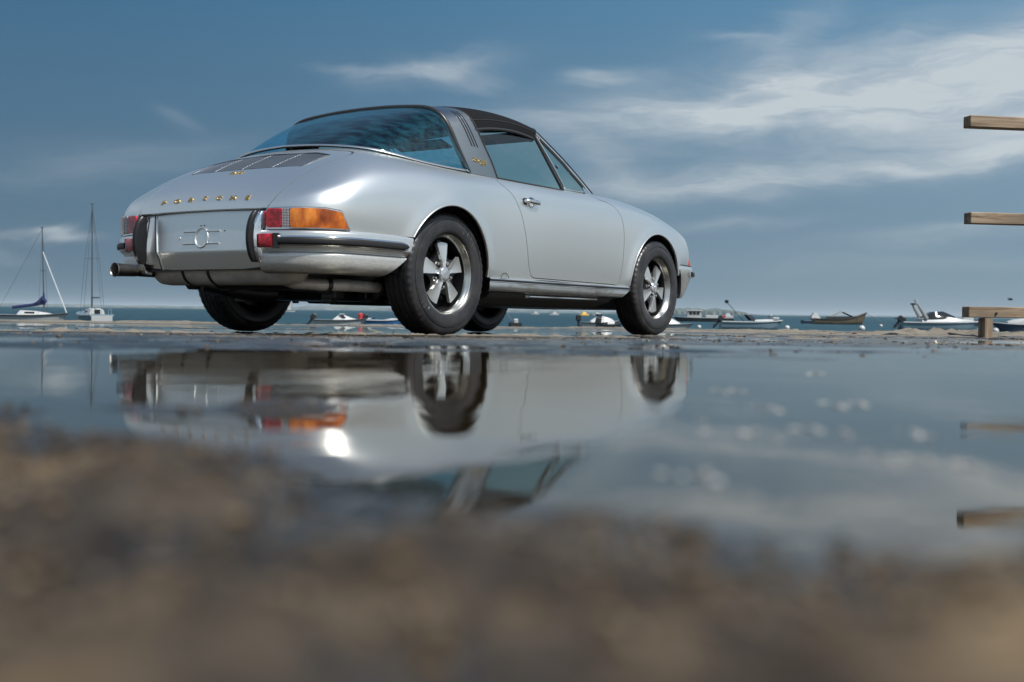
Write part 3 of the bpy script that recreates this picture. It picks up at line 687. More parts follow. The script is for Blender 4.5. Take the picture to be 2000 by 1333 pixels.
# ---- exhaust and the underside
muf=MB(); prof=[(-.50,.001),(-.50,.03),(-.485,.062),(-.455,.078),(-.40,.083),(.40,.083),(.455,.078),(.485,.062),(.50,.03),(.50,.001)]
muf.lathe(prof,36,'y',(-.765,0,.315)); muf_o=muf.obj('muffler','muffler',car,smooth=50)
for s in (-.23,-.05):
    mb=MB(); mb.lathe([(-.009,.0835),(-.009,.0865),(.009,.0865),(.009,.0835)],36,'y',(-.765,-s,.315)); mb.obj('strap','dark_metal',muf_o)
mb=MB(); mb.tube([(-.74,.40,.300),(-.80,.455,.300),(-.87,.470,.300),(-.95,.470,.300)],.027,18); mb.obj('tail_pipe','dark_metal',car)
mb=MB(); mb.lathe([(0,.029),(-.118,.0335),(-.122,.0355),(-.124,.0335),(-.118,.031),(-.01,.027),(-.005,.001)],32,'x',(-.938,.470,.300)); mb.obj('exhaust_tip','exhaust',car,smooth=40)
mb=MB(); mb.tube([(-.74,-.32,.270),(-.70,-.38,.245),(-.62,-.47,.240),(-.45,-.50,.240),(-.24,-.50,.238)],[.028,.029,.029,.029,.028],16); mb.obj('heater_pipe','muffler',car,smooth=50)
mb=MB(); mb.tube([(-.585,-.478,.240),(-.565,-.482,.240)],.034,16); mb.obj('hose_clamp','dark_metal',car)
mb=MB(); mb.tube([(-.24,-.50,.238),(-.02,-.49,.235),(.10,-.47,.23)],[.038,.036,.034],14); mb.obj('rusty_pipe','dark_metal',car); mb=MB(); mb.tube([(-.74,.20,.245),(-.55,.12,.20),(-.40,.05,.19)],.035,12); mb.obj('rusty_pipe','dark_metal',car)
mb=MB(); mb.tube([(-.74,.30,.250),(-.66,.22,.225),(-.52,.0,.20),(-.50,-.1,.20)],[.02,.030,.034,.030],14); mb.obj('exhaust_manifold','dark_metal',car,smooth=50)
und=MB()
und.box((-.72,-.40,.215),(-.42,.40,.55),.03); und.box((-.46,-.34,.17),(.10,.34,.50),.04); und.box((.05,-.16,.155),(.55,.16,.4),.04)
und.box((.36,-.60,.165),(1.86,.60,.30),.03); und.box((1.80,-.50,.17),(2.85,.50,.40),.03); und.box((2.2,-.60,.28),(2.95,.60,.48),.02)
und.box((-.86,-.52,.33),(-.30,.52,.56),.02)
und.tube([(-.02,-.60,.31),(-.02,.60,.31)],.032,10); und.tube([(2.27,-.60,.30),(2.27,.60,.30)],.03,10)
und.tube([(.30,-.62,.24),(-.05,-.60,.25)],.028,8); und.tube([(.30,.62,.24),(-.05,.60,.25)],.028,8)
und.tube([(-.16,-.42,.20),(-.10,-.56,.42)],.03,10); und.tube([(2.32,-.42,.20),(2.27,-.56,.42)],.03,10)
r2=random.Random(3)
for k in range(34):
    x=r2.uniform(-.68,.15); y=r2.uniform(-.42,.42); d=r2.uniform(.012,.035); z=r2.uniform(.155,.20)+(.05 if x<-.45 else 0); und.box((x-d,y-d,z),(x+d,y+d*1.5,z+.06),.004)
und.obj('underbody','dark_metal',car)
for k in range(12):
    x=r2.uniform(-.66,-.25); y=r2.uniform(-.56,-.36); mb=MB(); mb.lathe([(0,.006),(.012,.006),(.012,.0001)],6,'y',(x,y,r2.uniform(.23,.33))); mb.obj('engine_bolt','nut',car)
# wheel wells
for (cx,cz,r) in (RA,FA):
    for sg in (1,-1):
        mb=MB(); prof=[(-.742*sg,r+.016),(-.70*sg,r+.035),(-.46*sg,r+.035),(-.455*sg,.05)]
        mb.lathe(prof,40,'y',(cx,0,cz),-.02,math.pi+.02)
        mb.obj('wheel_well','liner',car,smooth=40)
# arch lips: thin rolled edge
for (cx,cz,r) in (RA,FA):
    for sg in (1,-1):
        g=BG.reshape(-1,3); P=[]
        t0=(math.asin(max(-1,(.475-cz)/r)) if cx<1 else 0)
        a_front=0.0 if cx<1 else (math.asin((.45-cz)/r)); 
        th=np.linspace(a_front if cx>1 else 0,math.pi-(t0 if cx<1 else 0),50)
        for t in th:
            x=cx+r*math.cos(t); z=cz+r*math.sin(t); d=np.hypot(g[:,0]-x,g[:,2]-z)+np.where(np.abs(g[:,1])<.5,9,0); P.append((x,(g[np.argmin(d),1]+.003)*sg,z))
        P=np.array(P); P=smooth_u(P,1.5); mb=MB(); mb.tube([tuple(p) for p in P],.0050,8); mb.obj('wheel_arch_lip','paint',car,smooth=60)
# ---- rocker panel trim
for sg in (1,-1):
    pr=[(.733,.3075),(.760,.308),(.7625,.303),(.7625,.300)]; 
    def ext(prof,x0,x1,name,m,endcut=0.0):
        V=[];F=[]
        for t in (0,1):
            for (s,z) in prof:
                x=x0 if t==0 else x1-(endcut*max(0,(.285-z))/.05)
                V.append((x,-s*sg,z))
        n=len(prof)
        for k in range(n): F.append((k,(k+1)%n,n+(k+1)%n,n+k))
        F+=[tuple(range(n)),tuple(range(n,2*n))[::-1]]
        return MB().add(V,F).obj(name,m,rock,smooth=30)
    rock=link('rocker_trim',None,parent=car)
    ext([(.70,.3085),(.764,.3085),(.768,.305),(.768,.2885),(.764,.286),(.70,.286)],.358,1.900,'chrome_moulding','chrome')
    ext([(.76,.3040),(.7725,.3025),(.7745,.2985),(.7745,.2955),(.7725,.2915),(.76,.290)],.366,1.893,'rubber_strip','dull_rubber')
    ext([(.70,.2858),(.7635,.2858),(.7655,.270),(.763,.2505),(.757,.240),(.745,.2335),(.70,.2335)],.3585,1.897,'rocker_panel','rocker',.10)
    ext([(.58,.236),(.735,.2332),(.715,.208),(.58,.17)],.40,1.72,'sill','liner')
    mb=MB(); mb.tube([(.80,-.722*sg,.220),(1.55,-.722*sg,.222)],.0085,10); mb.tube([(.795,-.722*sg,.220),(.765,-.725*sg,.216),(.75,-.725*sg,.222)],.009,8); mb.obj('fuel_line_cover','chrome',car)
# jacking point cover ahead of the rear wheel
for sg in (1,-1):
    P=[(.505+.036*math.cos(t),-.7605*sg,.3085+.030*math.sin(t)) for t in np.linspace(0,math.pi,16)]; mb=MB(); mb.tube(P,.0016,5); mb.obj('jacking_point_cover','black_trim',car)
# ---- roll hoop, roof, glass
PR=[(.309,.662,.858),(.275,.642,.933),(.245,.612,1.025),(.224,.582,1.104),(.210,.545,1.158),(.206,.490,1.192),(.210,.36,1.218),(.216,.19,1.231),(.220,0,1.236)]
PF=[(.541,.676,.852),(.518,.652,.938),(.486,.622,1.029),(.452,.590,1.124),(.432,.552,1.188),(.426,.495,1.224),(.430,.36,1.249),(.436,.19,1.262),(.440,0,1.267)]
def hoop(P,n): 
    c=curve(P,n); c[-1,1]=0; c=np.c_[c[:,0],-c[:,1],c[:,2]]; return c
def mirror_line(c): return np.vstack([c,(c[:-1]*[1,-1,1])[::-1]])
NH=60
hr=mirror_line(hoop(PR,NH)); hf=mirror_line(hoop(PF,NH))
def loft(a,b,m,bulge=0.0,inset=0.0):
    """surface between two lines, bulged outwards"""
    G=np.zeros((len(a),m,3)); t=np.linspace(0,1,m)
    for j,tt in enumerate(t): G[:,j]=a*(1-tt)+b*tt
    if bulge:
        P=Patch.grid(G); N=P.N.reshape(G.shape); c=np.array([.5,0,.8]); sg=np.sign(((G-c)*N).sum(2)).mean(); sg=1 if sg>0 else -1
        G=G+N*sg*(4*t*(1-t))[None,:,None]*bulge
    return G
def outward(G):
    P=Patch.grid(G); c=np.array([.6,0,.6]); 
    return P if ((P.V-c)*P.N).sum()>0 else Patch.grid(G,flip=True)
G=loft(hr,hf,14,.004); hoopP=outward(G)
hoop_o=patch_obj('roll_hoop',hoopP.rim(.03),'brushed',car)
patch_obj('hoop_lining',outward(loft(hr,hf,6)).offset(-.028),'vinyl',hoop_o)
def hoop_pt(a,b,sg=1,off=0.0):
    """a: 0 rear edge .. 1 front edge; b: height fraction along the hoop from the belt (0..1 to the crown)"""
    i=b*(NH-1); i0=int(min(i,NH-2)); t=i-i0; r_=hr[i0]*(1-t)+hr[i0+1]*t; f_=hf[i0]*(1-t)+hf[i0+1]*t
    p=r_*(1-a)+f_*a; d1=f_-r_; d2=(hr[i0+1]-hr[i0]); n=np.cross(d1,d2); n/=np.linalg.norm(n); n=n if n[1]<0 else -n
    p=p+n*(off+.004*4*a*(1-a)); n=n.copy()
    if sg<0: p=p*[1,-1,1]; n=n*[1,-1,1]
    return p,n
for sg in (1,-1):
    for a in (.50,.60,.70):
        pts=[hoop_pt(a,b,sg,.0)[0] for b in np.linspace(.185,.43,10)]; mb=MB(); mb.tube([tuple(p) for p in pts],.0048,8,flat=.55,ref=(1,0,0)); mb.obj('hoop_slot','black_trim',hoop_o)
    p,n=hoop_pt(.52,.098,sg,.002); o=link('script_badge',text_mesh('targa',.050,.0012,.45,1.15,-.0002),'gold',hoop_o); place(o,p,(.97*(1 if sg>0 else -1),0,-.10*(1 if sg>0 else 1)),n)
# black seal along the rear edge of the hoop
for nm,line,r,m,fl in (('hoop_seal',hr,.013,'rubber',.8),('hoop_front_seal',hf,.005,'rubber',1.0)):
    mb=MB(); c=line-np.array([.008 if nm=='hoop_seal' else -.002,0,0]); mb.tube([tuple(p) for p in c],r,8,flat=fl); mb.obj(nm,m,hoop_o,smooth=60)
mb=MB(); mb.tube([tuple(p) for p in hr+np.array([.004,0,.002])],.0045,6); mb.obj('hoop_edge_moulding','chrome',hoop_o,smooth=60)
# rear window: base line on the body to the hoop
bl=curve([(x,s,z) for x,s,z in BASE],NH); bl[-1,1]=0; bl=np.c_[bl[:,0],-bl[:,1],bl[:,2]+.004]; blm=mirror_line(bl)
G=loft(blm,hr-np.array([.006,0,0]),16,.020); gp=outward(G); patch_obj('rear_window',gp,'rear_glass',car)
for nm,dz,r,m,dd in (('window_seal',.001,.0075,'rubber',0),('window_moulding',.004,.0052,'chrome',-.008)):
    c=blm.copy(); c[:,2]+=dz; c[:,0]+=dd*.8; c[:,1]*=1+(-dd); mb=MB(); mb.tube([tuple(p) for p in c],r,8); mb.obj('rear_'+nm,m,car,smooth=60)
# roof panel
PH=[(1.045,.572,1.150),(1.075,.566,1.178),(1.105,.545,1.202),(1.130,.49,1.226),(1.155,.36,1.252),(1.170,.19,1.266),(1.175,0,1.271)]
PF2=[(.445,.590,1.118),(.436,.572,1.160),(.430,.545,1.196),(.428,.49,1.228),(.434,.36,1.252),(.440,.19,1.265),(.444,0,1.270)]
rf=mirror_line(hoop(PF2,40)); rh=mirror_line(hoop(PH,40))
n_=24; t=np.linspace(0,1,n_); G=np.zeros((len(rf),n_,3))
for j,tt in enumerate(t):
    G[:,j]=rf*(1-tt)+rh*tt; arc=4*tt*(1-tt); G[:,j,2]+=arc*.024; G[:,j,1]*=1+arc*.012
rp=outward(G); roof=patch_obj('roof_panel',rp.offset(.004).rim(.030),'vinyl',car); patch_obj('headliner',rp.offset(-.040),'vinyl',roof)
for i0 in (3,len(rf)-4):
    mb=MB(); mb.tube([tuple(p) for p in (rp.V.reshape(len(rf),n_,3)[i0]+rp.N.reshape(len(rf),n_,3)[i0]*.005)],.0028,6); mb.obj('roof_seam','rubber',roof)
for i0,s in ((0,1),(len(rf)-1,-1)):
    mb=MB(); e=rp.V.reshape(len(rf),n_,3)[i0]; mb.tube([tuple(p+np.array([0,0,-.006])) for p in e],.009,8); mb.obj('roof_side_seal','rubber',roof,smooth=60)
# windscreen
WB=[(1.555,.652,.874),(1.60,.595,.885),(1.665,.475,.897),(1.715,.33,.905),(1.745,.16,.912),(1.755,0,.914)]
wt=mirror_line(hoop([(1.085,.560,1.176),(1.11,.540,1.198),(1.138,.485,1.222),(1.165,.355,1.246),(1.182,.19,1.260),(1.188,0,1.265)],40)); wb=mirror_line(hoop(WB,40))
G=loft(wb,wt,14,.03); patch_obj('windscreen',outward(G),'glass',car)
for sg in (1,-1):
    s=np.array([1,sg,1.0]); top=wt[0]*s; bot=wb[0]*s; P=[top*(1-t)+bot*t+np.array([.004,-.004*sg,.012*math.sin(math.pi*t)]) for t in np.linspace(-.02,1.02,14)]
    mb=MB(); mb.tube([tuple(p) for p in P],.0125,10,flat=.75); mb.obj('windscreen_pillar','chrome',car,smooth=60)
    mb=MB(); mb.tube([tuple(p+np.array([.012,-.006*sg,.006])) for p in P],.0055,8); mb.obj('screen_seal','rubber',car,smooth=60)
mb=MB(); mb.tube([tuple(p) for p in wt],.012,8); mb.tube([tuple(p) for p in wb],.010,8); mb.obj('windscreen_frame','black_trim',car,smooth=60)
# door windows and vent windows
for sg in (1,-1):
    def sp(x,z):   # lateral place of the side glass
        return (x,-(.668-.30*(z-.86)-.12*max(0,z-1.0)**2*3)*sg,z)
    q=[(.535,.850),(.520,.938),(.488,1.029),(.455,1.124),(.440,1.165),(.75,1.183),(1.052,1.168),(1.222,.850)]
    V=[sp(*p) for p in q]; c=sp(.8,1.0); mb=MB(); mb.add([c]+V,[(0,i+1,(i+1)%len(V)+1) for i in range(len(V))]); mb.obj('door_window','glass',car,smooth=0)
    q=[(1.070,1.162),(1.240,.862),(1.500,.868),(1.515,.890),(1.115,1.168)]
    V=[sp(*p) for p in q]; mb=MB(); mb.add(V,[(0,1,2,3,4)]); vw=mb.obj('vent_window','glass',car,smooth=0)
    mb=MB(); mb.tube([sp(1.058,1.178),sp(1.228,.856)],.0095,8); mb.obj('vent_post','rubber',car)
    fr=[(1.085,1.165),(1.170,1.020),(1.250,.882),(1.262,.872),(1.455,.872),(1.480,.876),(1.486,.892),(1.470,.915),(1.33,1.03),(1.20,1.13),(1.128,1.180)]
    P=[tuple(p) for p in closed_curve([sp(*p) for p in fr],60)] if False else [sp(*p) for p in fr]
    mb=MB(); mb.tube(P+[P[0]],.0055,8,caps=False); mb.obj('vent_frame','chrome',vw,smooth=60)
    P2=[(sp(x,z)[0],sp(x,z)[1]-.002*sg,sp(x,z)[2]) for x,z in [(1.105,1.160),(1.475,.905)]]
    mb=MB(); mb.tube([sp(1.115,1.150),sp(1.30,1.035),sp(1.492,.895)],.010,8,flat=.6); mb.obj('vent_seal','rubber',vw)
    mb=MB(); mb.tube([sp(1.215,1.010),sp(1.235,.995)],.007,8); mb.obj('vent_latch','chrome',vw)
    mb=MB(); mb.add([sp(1.49,.858),sp(1.575,.868),sp(1.50,.935),sp(1.487,.90)],[(0,1,2,3)]); mb.obj('quarter_plate','chrome',car,smooth=0)
    # belt seal and moulding
    mb=MB(); mb.tube([(x,-(.668-.0)*sg,.8585) for x in np.linspace(.545,1.23,10)],.0055,8); mb.obj('door_belt_seal','rubber',car,smooth=60)
    mb=MB(); mb.tube([(x,-.664*sg,.8600) for x in np.linspace(1.235,1.55,6)],.0048,8); mb.obj('belt_moulding','chrome',car,smooth=60)
    # sun visor
    mb=MB(); mb.box((1.01,-.49*sg if sg>0 else .08,1.160),(1.14,-.08 if sg>0 else .49,1.176),.007,Matrix.Rotation(R_(14),3,'Y')); mb.obj('sun_visor','vinyl',car)
    mb=MB(); P=[(x,-(.560-.012*abs(x-.75))*sg,z) for x,z in ((.47,1.150),(.62,1.168),(.78,1.172),(.95,1.164),(1.05,1.150))]; mb.tube(P,.024,10); mb.obj('roof_rail','vinyl',car,smooth=60)
    # seats: cushion and back
    seat=link('front_seat',None,parent=car)
    y0=-.35*sg
    mb=MB(); mb.box((.72,y0-.24,.36),(1.22,y0+.24,.50),.04); mb.obj('seat_cushion','seat',seat)
    mb=MB(); mb.box((.60,y0-.22,.42),(.72,y0+.22,.93),.04,Matrix.Rotation(R_(-14),3,'Y'),(.66,y0,.45)); mb.obj('seat_back','seat',seat)
# interior tub, parcel shelf, dashboard, steering wheel, mirror
mb=MB(); top=opening; low=opening*[.97,.90]; n=len(top)
V=[(x,-s,.845 if x>.3 else .862) for x,s in top*[.995,.985]]+[(x+.02,-s,.26) for x,s in low]; F=[(i,(i+1)%n,n+(i+1)%n,n+i) for i in range(n)]+[tuple(range(n,2*n))]
mb.add(V,F); mb.obj('cabin_tub','seat',car,smooth=0)
mb=MB(); mb.box((-.32,-.52,.80),(.26,.52,.83)); mb.obj('parcel_shelf','vinyl',car)
mb=MB(); mb.box((1.36,-.62,.66),(1.62,.62,.855),.03); mb.obj('dashboard','vinyl',car)
mb=MB(); c=Vector((1.20,.35,.80)); ax=Vector((-.86,0,.51)).normalized(); e1=Vector((0,1,0)); e2=ax.cross(e1)
P=[tuple(c+e1*.19*math.cos(t)+e2*.19*math.sin(t)) for t in np.linspace(0,2*math.pi,33)]; mb.tube(P,.011,8,caps=False); mb.tube([tuple(c-e1*.18),tuple(c+e1*.18)],.012,6); mb.tube([tuple(c),tuple(c-ax*.25)],.02,8); mb.obj('steering_wheel','seat',car)
mb=MB(); mb.box((1.16,-.10,1.165),(1.185,.10,1.215),.006); mb.tube([(1.175,0,1.21),(1.19,0,1.26)],.006,6); mb.obj('rear_view_mirror','black_trim',car)
# ---- door handle
for d_o,sg in zip(doors,(1,-1)):
    yb=.7655
    h=link('door_handle',None,parent=d_o)
    mb=MB(); mb.box((.668,-yb-.004 if sg>0 else yb-.004,.722),(.700,-yb+.006 if sg>0 else yb+.004,.758),.003); mb.obj('handle_recess','black_trim',h)
    mb=MB(); mb.lathe([(0,.001),(.004,.018),(.010,.026),(.012,.028),(.009,.030),(0,.031)] if sg<0 else [(0,.001),(-.004,.018),(-.010,.026),(-.012,.028),(-.009,.030),(0,.031)],28,'y',(.742,-(yb-.006)*sg,.737)); mb.obj('handle_cup','chrome',h,smooth=60)
    P=[(.672,-(yb+.006)*sg,.742),(.690,-(yb+.020)*sg,.742),(.72,-(yb+.028)*sg,.741),(.765,-(yb+.028)*sg,.739),(.800,-(yb+.020)*sg,.737),(.806,-(yb+.006)*sg,.737)]
    c=curve(P,18); mb=MB(); mb.tube([tuple(p) for p in c],list(.006+.008*np.sin(np.linspace(.35,math.pi-.25,18))),10,ref=(0,0,1),flat=.6); mb.obj('handle_grip','chrome',h,smooth=60)
    mb=MB(); mb.lathe([(0,.012),(-.010*sg,.012),(-.013*sg,.0001)],16,'y',(.680,-(yb+.004)*sg,.741)); mb.obj('handle_button','chrome',h,smooth=40)
# ---- wheels
def build_wheel(a0):
    root=bpy.data.objects.new('wheel',None); scene.collection.objects.link(root)
    # local axes: -y is the outer face; axle along y
    R0=.3155; nseg=180; pr=[(.080,.200),(.088,.206),(.0915,.222),(.0935,.242),(.0937,.252),(.0925,.264),(.0900,.2705),(.0862,.2715),(.0868,.2735),(.0898,.2745),(.0880,.284),(.0850,.293)]
    half=pr; mb=MB()
    prof=[(-y,r) for y,r in half]+[(-.0795,.3020),(-.074,.3075),(-.066,.3105),(-.056,.3125),(-.051,.3132),(-.0505,.3060),(-.0460,.3060),(-.0455,.3136),(-.030,.3145),(-.0205,.3148),(-.020,.3065),(-.0155,.3065),(-.015,.3150)]
    prof=prof+[(-y,r) for y,r in prof[::-1]]
    n=216; V=[];F=[]
    for i,(y,r) in enumerate(prof):
        for k in range(n):
            t=2*math.pi*k/n; rr=r; yy=y
            if .300<r and abs(y)>.055:            # shoulder blocks: notched round the edge
                m=k%4; rr=r-(.0014 if m<1 else 0.0)
                yy=y+ (.0014 if (k//2)%2 else -.0010)*(1 if y>0 else -1)
            elif .310<r:
                if (k+ (2 if abs(y)<.03 else 0))%6==0: rr=r-.0030
                yy=y+(.0016 if (k//3)%2 else -.0016)
            elif abs(r-.2815)<.0006 or abs(r-.286)<.0006: yy=y
            V.append((rr*math.cos(t),yy,rr*math.sin(t)))
    m=len(prof)
    for i in range(m-1):
        for k in range(n): F.append((i*n+k,i*n+(k+1)%n,(i+1)*n+(k+1)%n,(i+1)*n+k))
    mb.add(V,F)
    mb.obj('tyre','tyre',root,smooth=50)
    mb=MB()
    for k in range(52):     # fine ribs moulded into the sidewall
        t=2*math.pi*(k+.3*math.sin(k*7))/52; L=.018 if k%3 else .030
        mb.tube([(math.cos(t)*r,-y,math.sin(t)*r) for r,y in ((.268,.0918),(.262-L,.0942))],.0007,4,caps=False)
    mb.obj('sidewall_ribs','tyre',root,smooth=0)['kind']='stuff'
    rim=MB(); rim.lathe([(-.066,.206),(-.0735,.2085),(-.0790,.2075),(-.0800,.2045),(-.0788,.2008),(-.0735,.1972),(-.0700,.1952),(-.0640,.1915),(-.0590,.1870),(-.046,.1830)],96); rim_o=rim.obj('rim','rim',root,smooth=60)
    b=MB(); b.lathe([(-.0465,.1832),(-.030,.1785),(0.0,.172),(.060,.170),(.080,.200)],72); b.lathe([(.02,.172),(.02,.05),(.05,.05)],48); b.obj('wheel_barrel','wheel_black',rim_o,smooth=50)
    # black star behind the bright spokes
    st=MB(); V=[];n=120
    for (y,rs) in ((-.030,1.0),(-.012,1.0)):
        for k in range(n):
            t=2*math.pi*k/n; c5=math.cos(5*(t-a0)); rad=.118+.052*max(0,c5)**.6 if c5>0 else .118-.022*(-c5)**.7
            rad=min(rad,.171); V.append((rad*math.cos(t),y-(.012 if y<-.02 else 0)*(1-(rad/.17)**2),rad*math.sin(t)))
    V+= [(0,-.050,0)]; F=[(k,(k+1)%n,n+(k+1)%n,n+k) for k in range(n)]+[(k,(k+1)%n,2*n) for k in range(n)]
    st.add(V,F); st.obj('wheel_centre','wheel_black',rim_o,smooth=50)
    for j in range(5):
        a=a0+j*2*math.pi/5
        # petal outline: (radius, half width, depth y)
        rows=[(.026,.0135,-.0600),(.045,.0130,-.0600),(.065,.0165,-.0590),(.090,.0245,-.0565),(.115,.0315,-.0540),(.138,.0375,-.0515),(.152,.0410,-.0500),(.160,.0395,-.0488)]
        rr=np.linspace(0,1,22); R3=nspline(chord([(r,w_,y) for r,w_,y in rows]),np.array(rows),rr)
        V=[];F=[]; cols=9
        for (r,w_,y) in R3:
            for c in range(cols):
                q=-1+2*c/(cols-1); end=.006*max(0,(r-.145)/.016)*(q*q)
                V.append((r-end,q*w_,y-.0050*(1-abs(q)**2.2)*-1*(1 if r<.07 else .6)-(.0) ))
        # turn the section: crown in the middle for the inner part, flat towards the tip, edges falling away
        V=[(v[0],v[1],v[2]) for v in V]; top=len(V)
        V+= [(v[0]-.002,v[1]*1.06,v[2]+.016) for v in V[:top]]
        nr=len(R3)
        for i in range(nr-1):
            for c in range(cols-1): k=i*cols+c; F.append((k,k+1,k+cols+1,k+cols))
        for i in range(nr-1):
            for c in (0,cols-1): k=i*cols+c; F.append((k,k+cols,k+cols+top,k+top))
        for c in range(cols-1): k=(nr-1)*cols+c; F.append((k,k+1,k+1+top,k+top))
        W=[(v[0]*math.cos(a)-v[1]*math.sin(a),v[2],v[0]*math.sin(a)+v[1]*math.cos(a)) for v in V]
        mb=MB().add(W,F); mb.obj('spoke','petal',rim_o,smooth=38)
        a2=a+math.pi/5
        mb=MB(); mb.lathe([(0,.0085),(-.014,.0085),(-.017,.0065),(-.018,.0001)],6,'y',(.0655*math.cos(a2),-.040,.0655*math.sin(a2))); mb.lathe([(0,.0135),(-.004,.0125),(-.004,.0001)],16,'y',(.0655*math.cos(a2),-.038,.0655*math.sin(a2)))
        mb.obj('lug_nut','nut',rim_o,smooth=30)
    mb=MB(); mb.lathe([(-.050,.0385),(-.0640,.0375),(-.0670,.0350),(-.0690,.0240),(-.0700,.0001)],40); cap=mb.obj('hub_cap','cap',rim_o,smooth=50)
    # small pressed crest on the cap
    P=[(.012*math.cos(t)*(1 if math.sin(t)>0 else .9),-.0695,.016*math.sin(t)) for t in np.linspace(0,2*math.pi,17)]; mb=MB(); mb.tube(P,.0009,5,caps=False); mb.tube([(0,-.0697,.014),(0,-.0697,-.014)],.0007,5); mb.tube([(-.011,-.0697,.002),(.011,-.0697,.002)],.0007,5); mb.obj('cap_crest','nut',cap,smooth=0)
    return root
def copy_tree(o,parent=None):
    c=o.copy(); scene.collection.objects.link(c); c.parent=parent
    if parent is not None and o.parent is not None: c.matrix_parent_inverse=o.matrix_parent_inverse.copy()
    for ch in list(o.children): copy_tree(ch,c)
    return c
wh=build_wheel(R_(93))
spots=[((0,-.6775,.3125),0,0),((2.27,-.686,.3125),0,R_(177)),((0,.6775,.3125),math.pi,R_(40)),((2.27,.686,.3125),math.pi,R_(15))]
for i,(p,rz,spin) in enumerate(spots):
    o=wh if i==0 else copy_tree(wh); o.parent=car
    o.matrix_local=Matrix.Translation(p)@Matrix.Rotation(rz,4,'Z')@Matrix.Rotation(spin,4,'Y')
    mb=MB(); sg=1 if rz==0 else -1; mb.lathe([(0,.12),(.012*sg,.12)],40,'y',(p[0],p[1]-.0*sg,p[2])); mb.lathe([(0,.001),(0,.12)],40,'y',p); mb.obj('brake_disc','dark_metal',car)
# ---- front end: bumper, indicators, headlamps
fp=curve([(2.60,.752,0),(2.75,.742,0),(2.88,.712,0),(2.98,.662,0),(3.055,.575,0),(3.095,.45,0),(3.115,.25,0),(3.12,0,0)],70)[:,:2]
fp=np.vstack([fp,(fp[:-1]*[1,-1])[::-1]])
T_=np.gradient(fp,axis=0); T_/=np.linalg.norm(T_,axis=1,keepdims=True); Nn=np.c_[-T_[:,1],T_[:,0]]; 
if (Nn[0]@np.array([0,1]))<0: Nn=-Nn
def fsweep(prof):
    G=np.zeros((len(fp),len(prof),3))
    for j,(d,z) in enumerate(prof): q=fp+Nn*d; G[:,j]=np.c_[q[:,0],-q[:,1],np.full(len(fp),z)]
    return G
fb=link('front_bumper',None,parent=car)
pr=list(dense([(-.03,.484),(.0,.482),(.010,.474),(.012,.455),(.010,.435),(.000,.40),(-.022,.34),(-.045,.285),(-.06,.262)],26))
G=fsweep(pr); P=Patch.grid(G); c=np.array([2.0,0,.45]); P=P if ((P.V-c)*P.N).sum()>0 else Patch.grid(G,flip=True)
V=P.V; P=P.clip(np.where(V[:,0]<2.75,np.hypot(V[:,0]-2.255,V[:,2]-.318)-.352,1.0)); V=P.V; P=P.clip(V[:,0]-(2.62+np.maximum(0,.45-V[:,2])*.9))
patch_obj('front_apron',P.rim(.012),'paint',fb)
def fstrip(d0,z0,z1,h,s_max): 
    idx=[i for i,p in enumerate(fp) if p[0]>2.81]; sub=fp[idx]; n2=Nn[idx]; pf=[(d0,z0),(d0+h*.8,z0+.003),(d0+h,(z0+z1)/2),(d0+h*.8,z1-.003),(d0,z1)]
    return np.stack([np.c_[(sub+n2*d)[:,0],-(sub+n2*d)[:,1],np.full(len(sub),z)] for d,z in pf],1)
for nm,a,m in (('chrome_moulding',(.009,.405,.452,.010,0),'chrome'),('rubber_strip',(.017,.411,.446,.014,0),'dull_rubber')):
    G=fstrip(*a); n,m_=G.shape[:2]; MB().add(G.reshape(-1,3),[(i*m_+k,i*m_+k+1,(i+1)*m_+k+1,(i+1)*m_+k) for i in range(n-1) for k in range(m_-1)]+[tuple(range(m_)),tuple((n-1)*m_+k for k in range(m_))]).obj(nm,m,fb,smooth=60)
bl_=[i for i in range(len(fp))]
G=fsweep([(.004,.4845),(.004,.4885),(-.03,.4885)]); n,m_=G.shape[:2]; MB().add(G.reshape(-1,3),[(i*m_+k,i*m_+k+1,(i+1)*m_+k+1,(i+1)*m_+k) for i in range(n-1) for k in range(m_-1)]).obj('bumper_gap_seal','rubber',fb)
for sg in (1,-1):
    mb=MB(); idx=[i for i in range(len(fp)//2) if .50<fp[i][1]<.665]; 
    G=np.stack([np.c_[(fp[idx]+Nn[idx]*d)[:,0],-(fp[idx]+Nn[idx]*d)[:,1]*sg,np.full(len(idx),z)] for d,z in ((-.04,.492),(-.004,.494),(.002,.50),(-.006,.545),(-.016,.553),(-.05,.555))],1); n,m_=G.shape[:2]
    mb.add(G.reshape(-1,3),[(i*m_+k,i*m_+k+1,(i+1)*m_+k+1,(i+1)*m_+k) for i in range(n-1) for k in range(m_-1)]+[tuple(range(m_)),tuple((n-1)*m_+k for k in range(m_))]); mb.obj('front_indicator','amber_front',car,smooth=60)
    hl=link('headlamp',None,parent=car); ax=Vector((.80,0,.42)).normalized(); c=Vector((2.915,-.555*sg,.632)); e1=Vector((0,1,0)); e2=ax.cross(e1)
    def disc(pro,name,m):
        V=[];F=[];n=36
        for (h_,r) in pro:
            for k in range(n):
                t=2*math.pi*k/n; V.append(c+ax*h_+e1*r*math.cos(t)+e2*r*math.sin(t))
        for i in range(len(pro)-1):
            for k in range(n): F.append((i*n+k,i*n+(k+1)%n,(i+1)*n+(k+1)%n,(i+1)*n+k))
        MB().add(V,F).obj(name,m,hl,smooth=60)
    disc([(-.03,.104),(.020,.104),(.030,.100),(.032,.094),(.026,.090)],'headlamp_ring','chrome'); disc([(.026,.091),(.040,.07),(.050,.04),(.053,.001)],'headlamp_lens','glass'); disc([(.0,.09),(-.02,.001)],'headlamp_reflector','chrome')
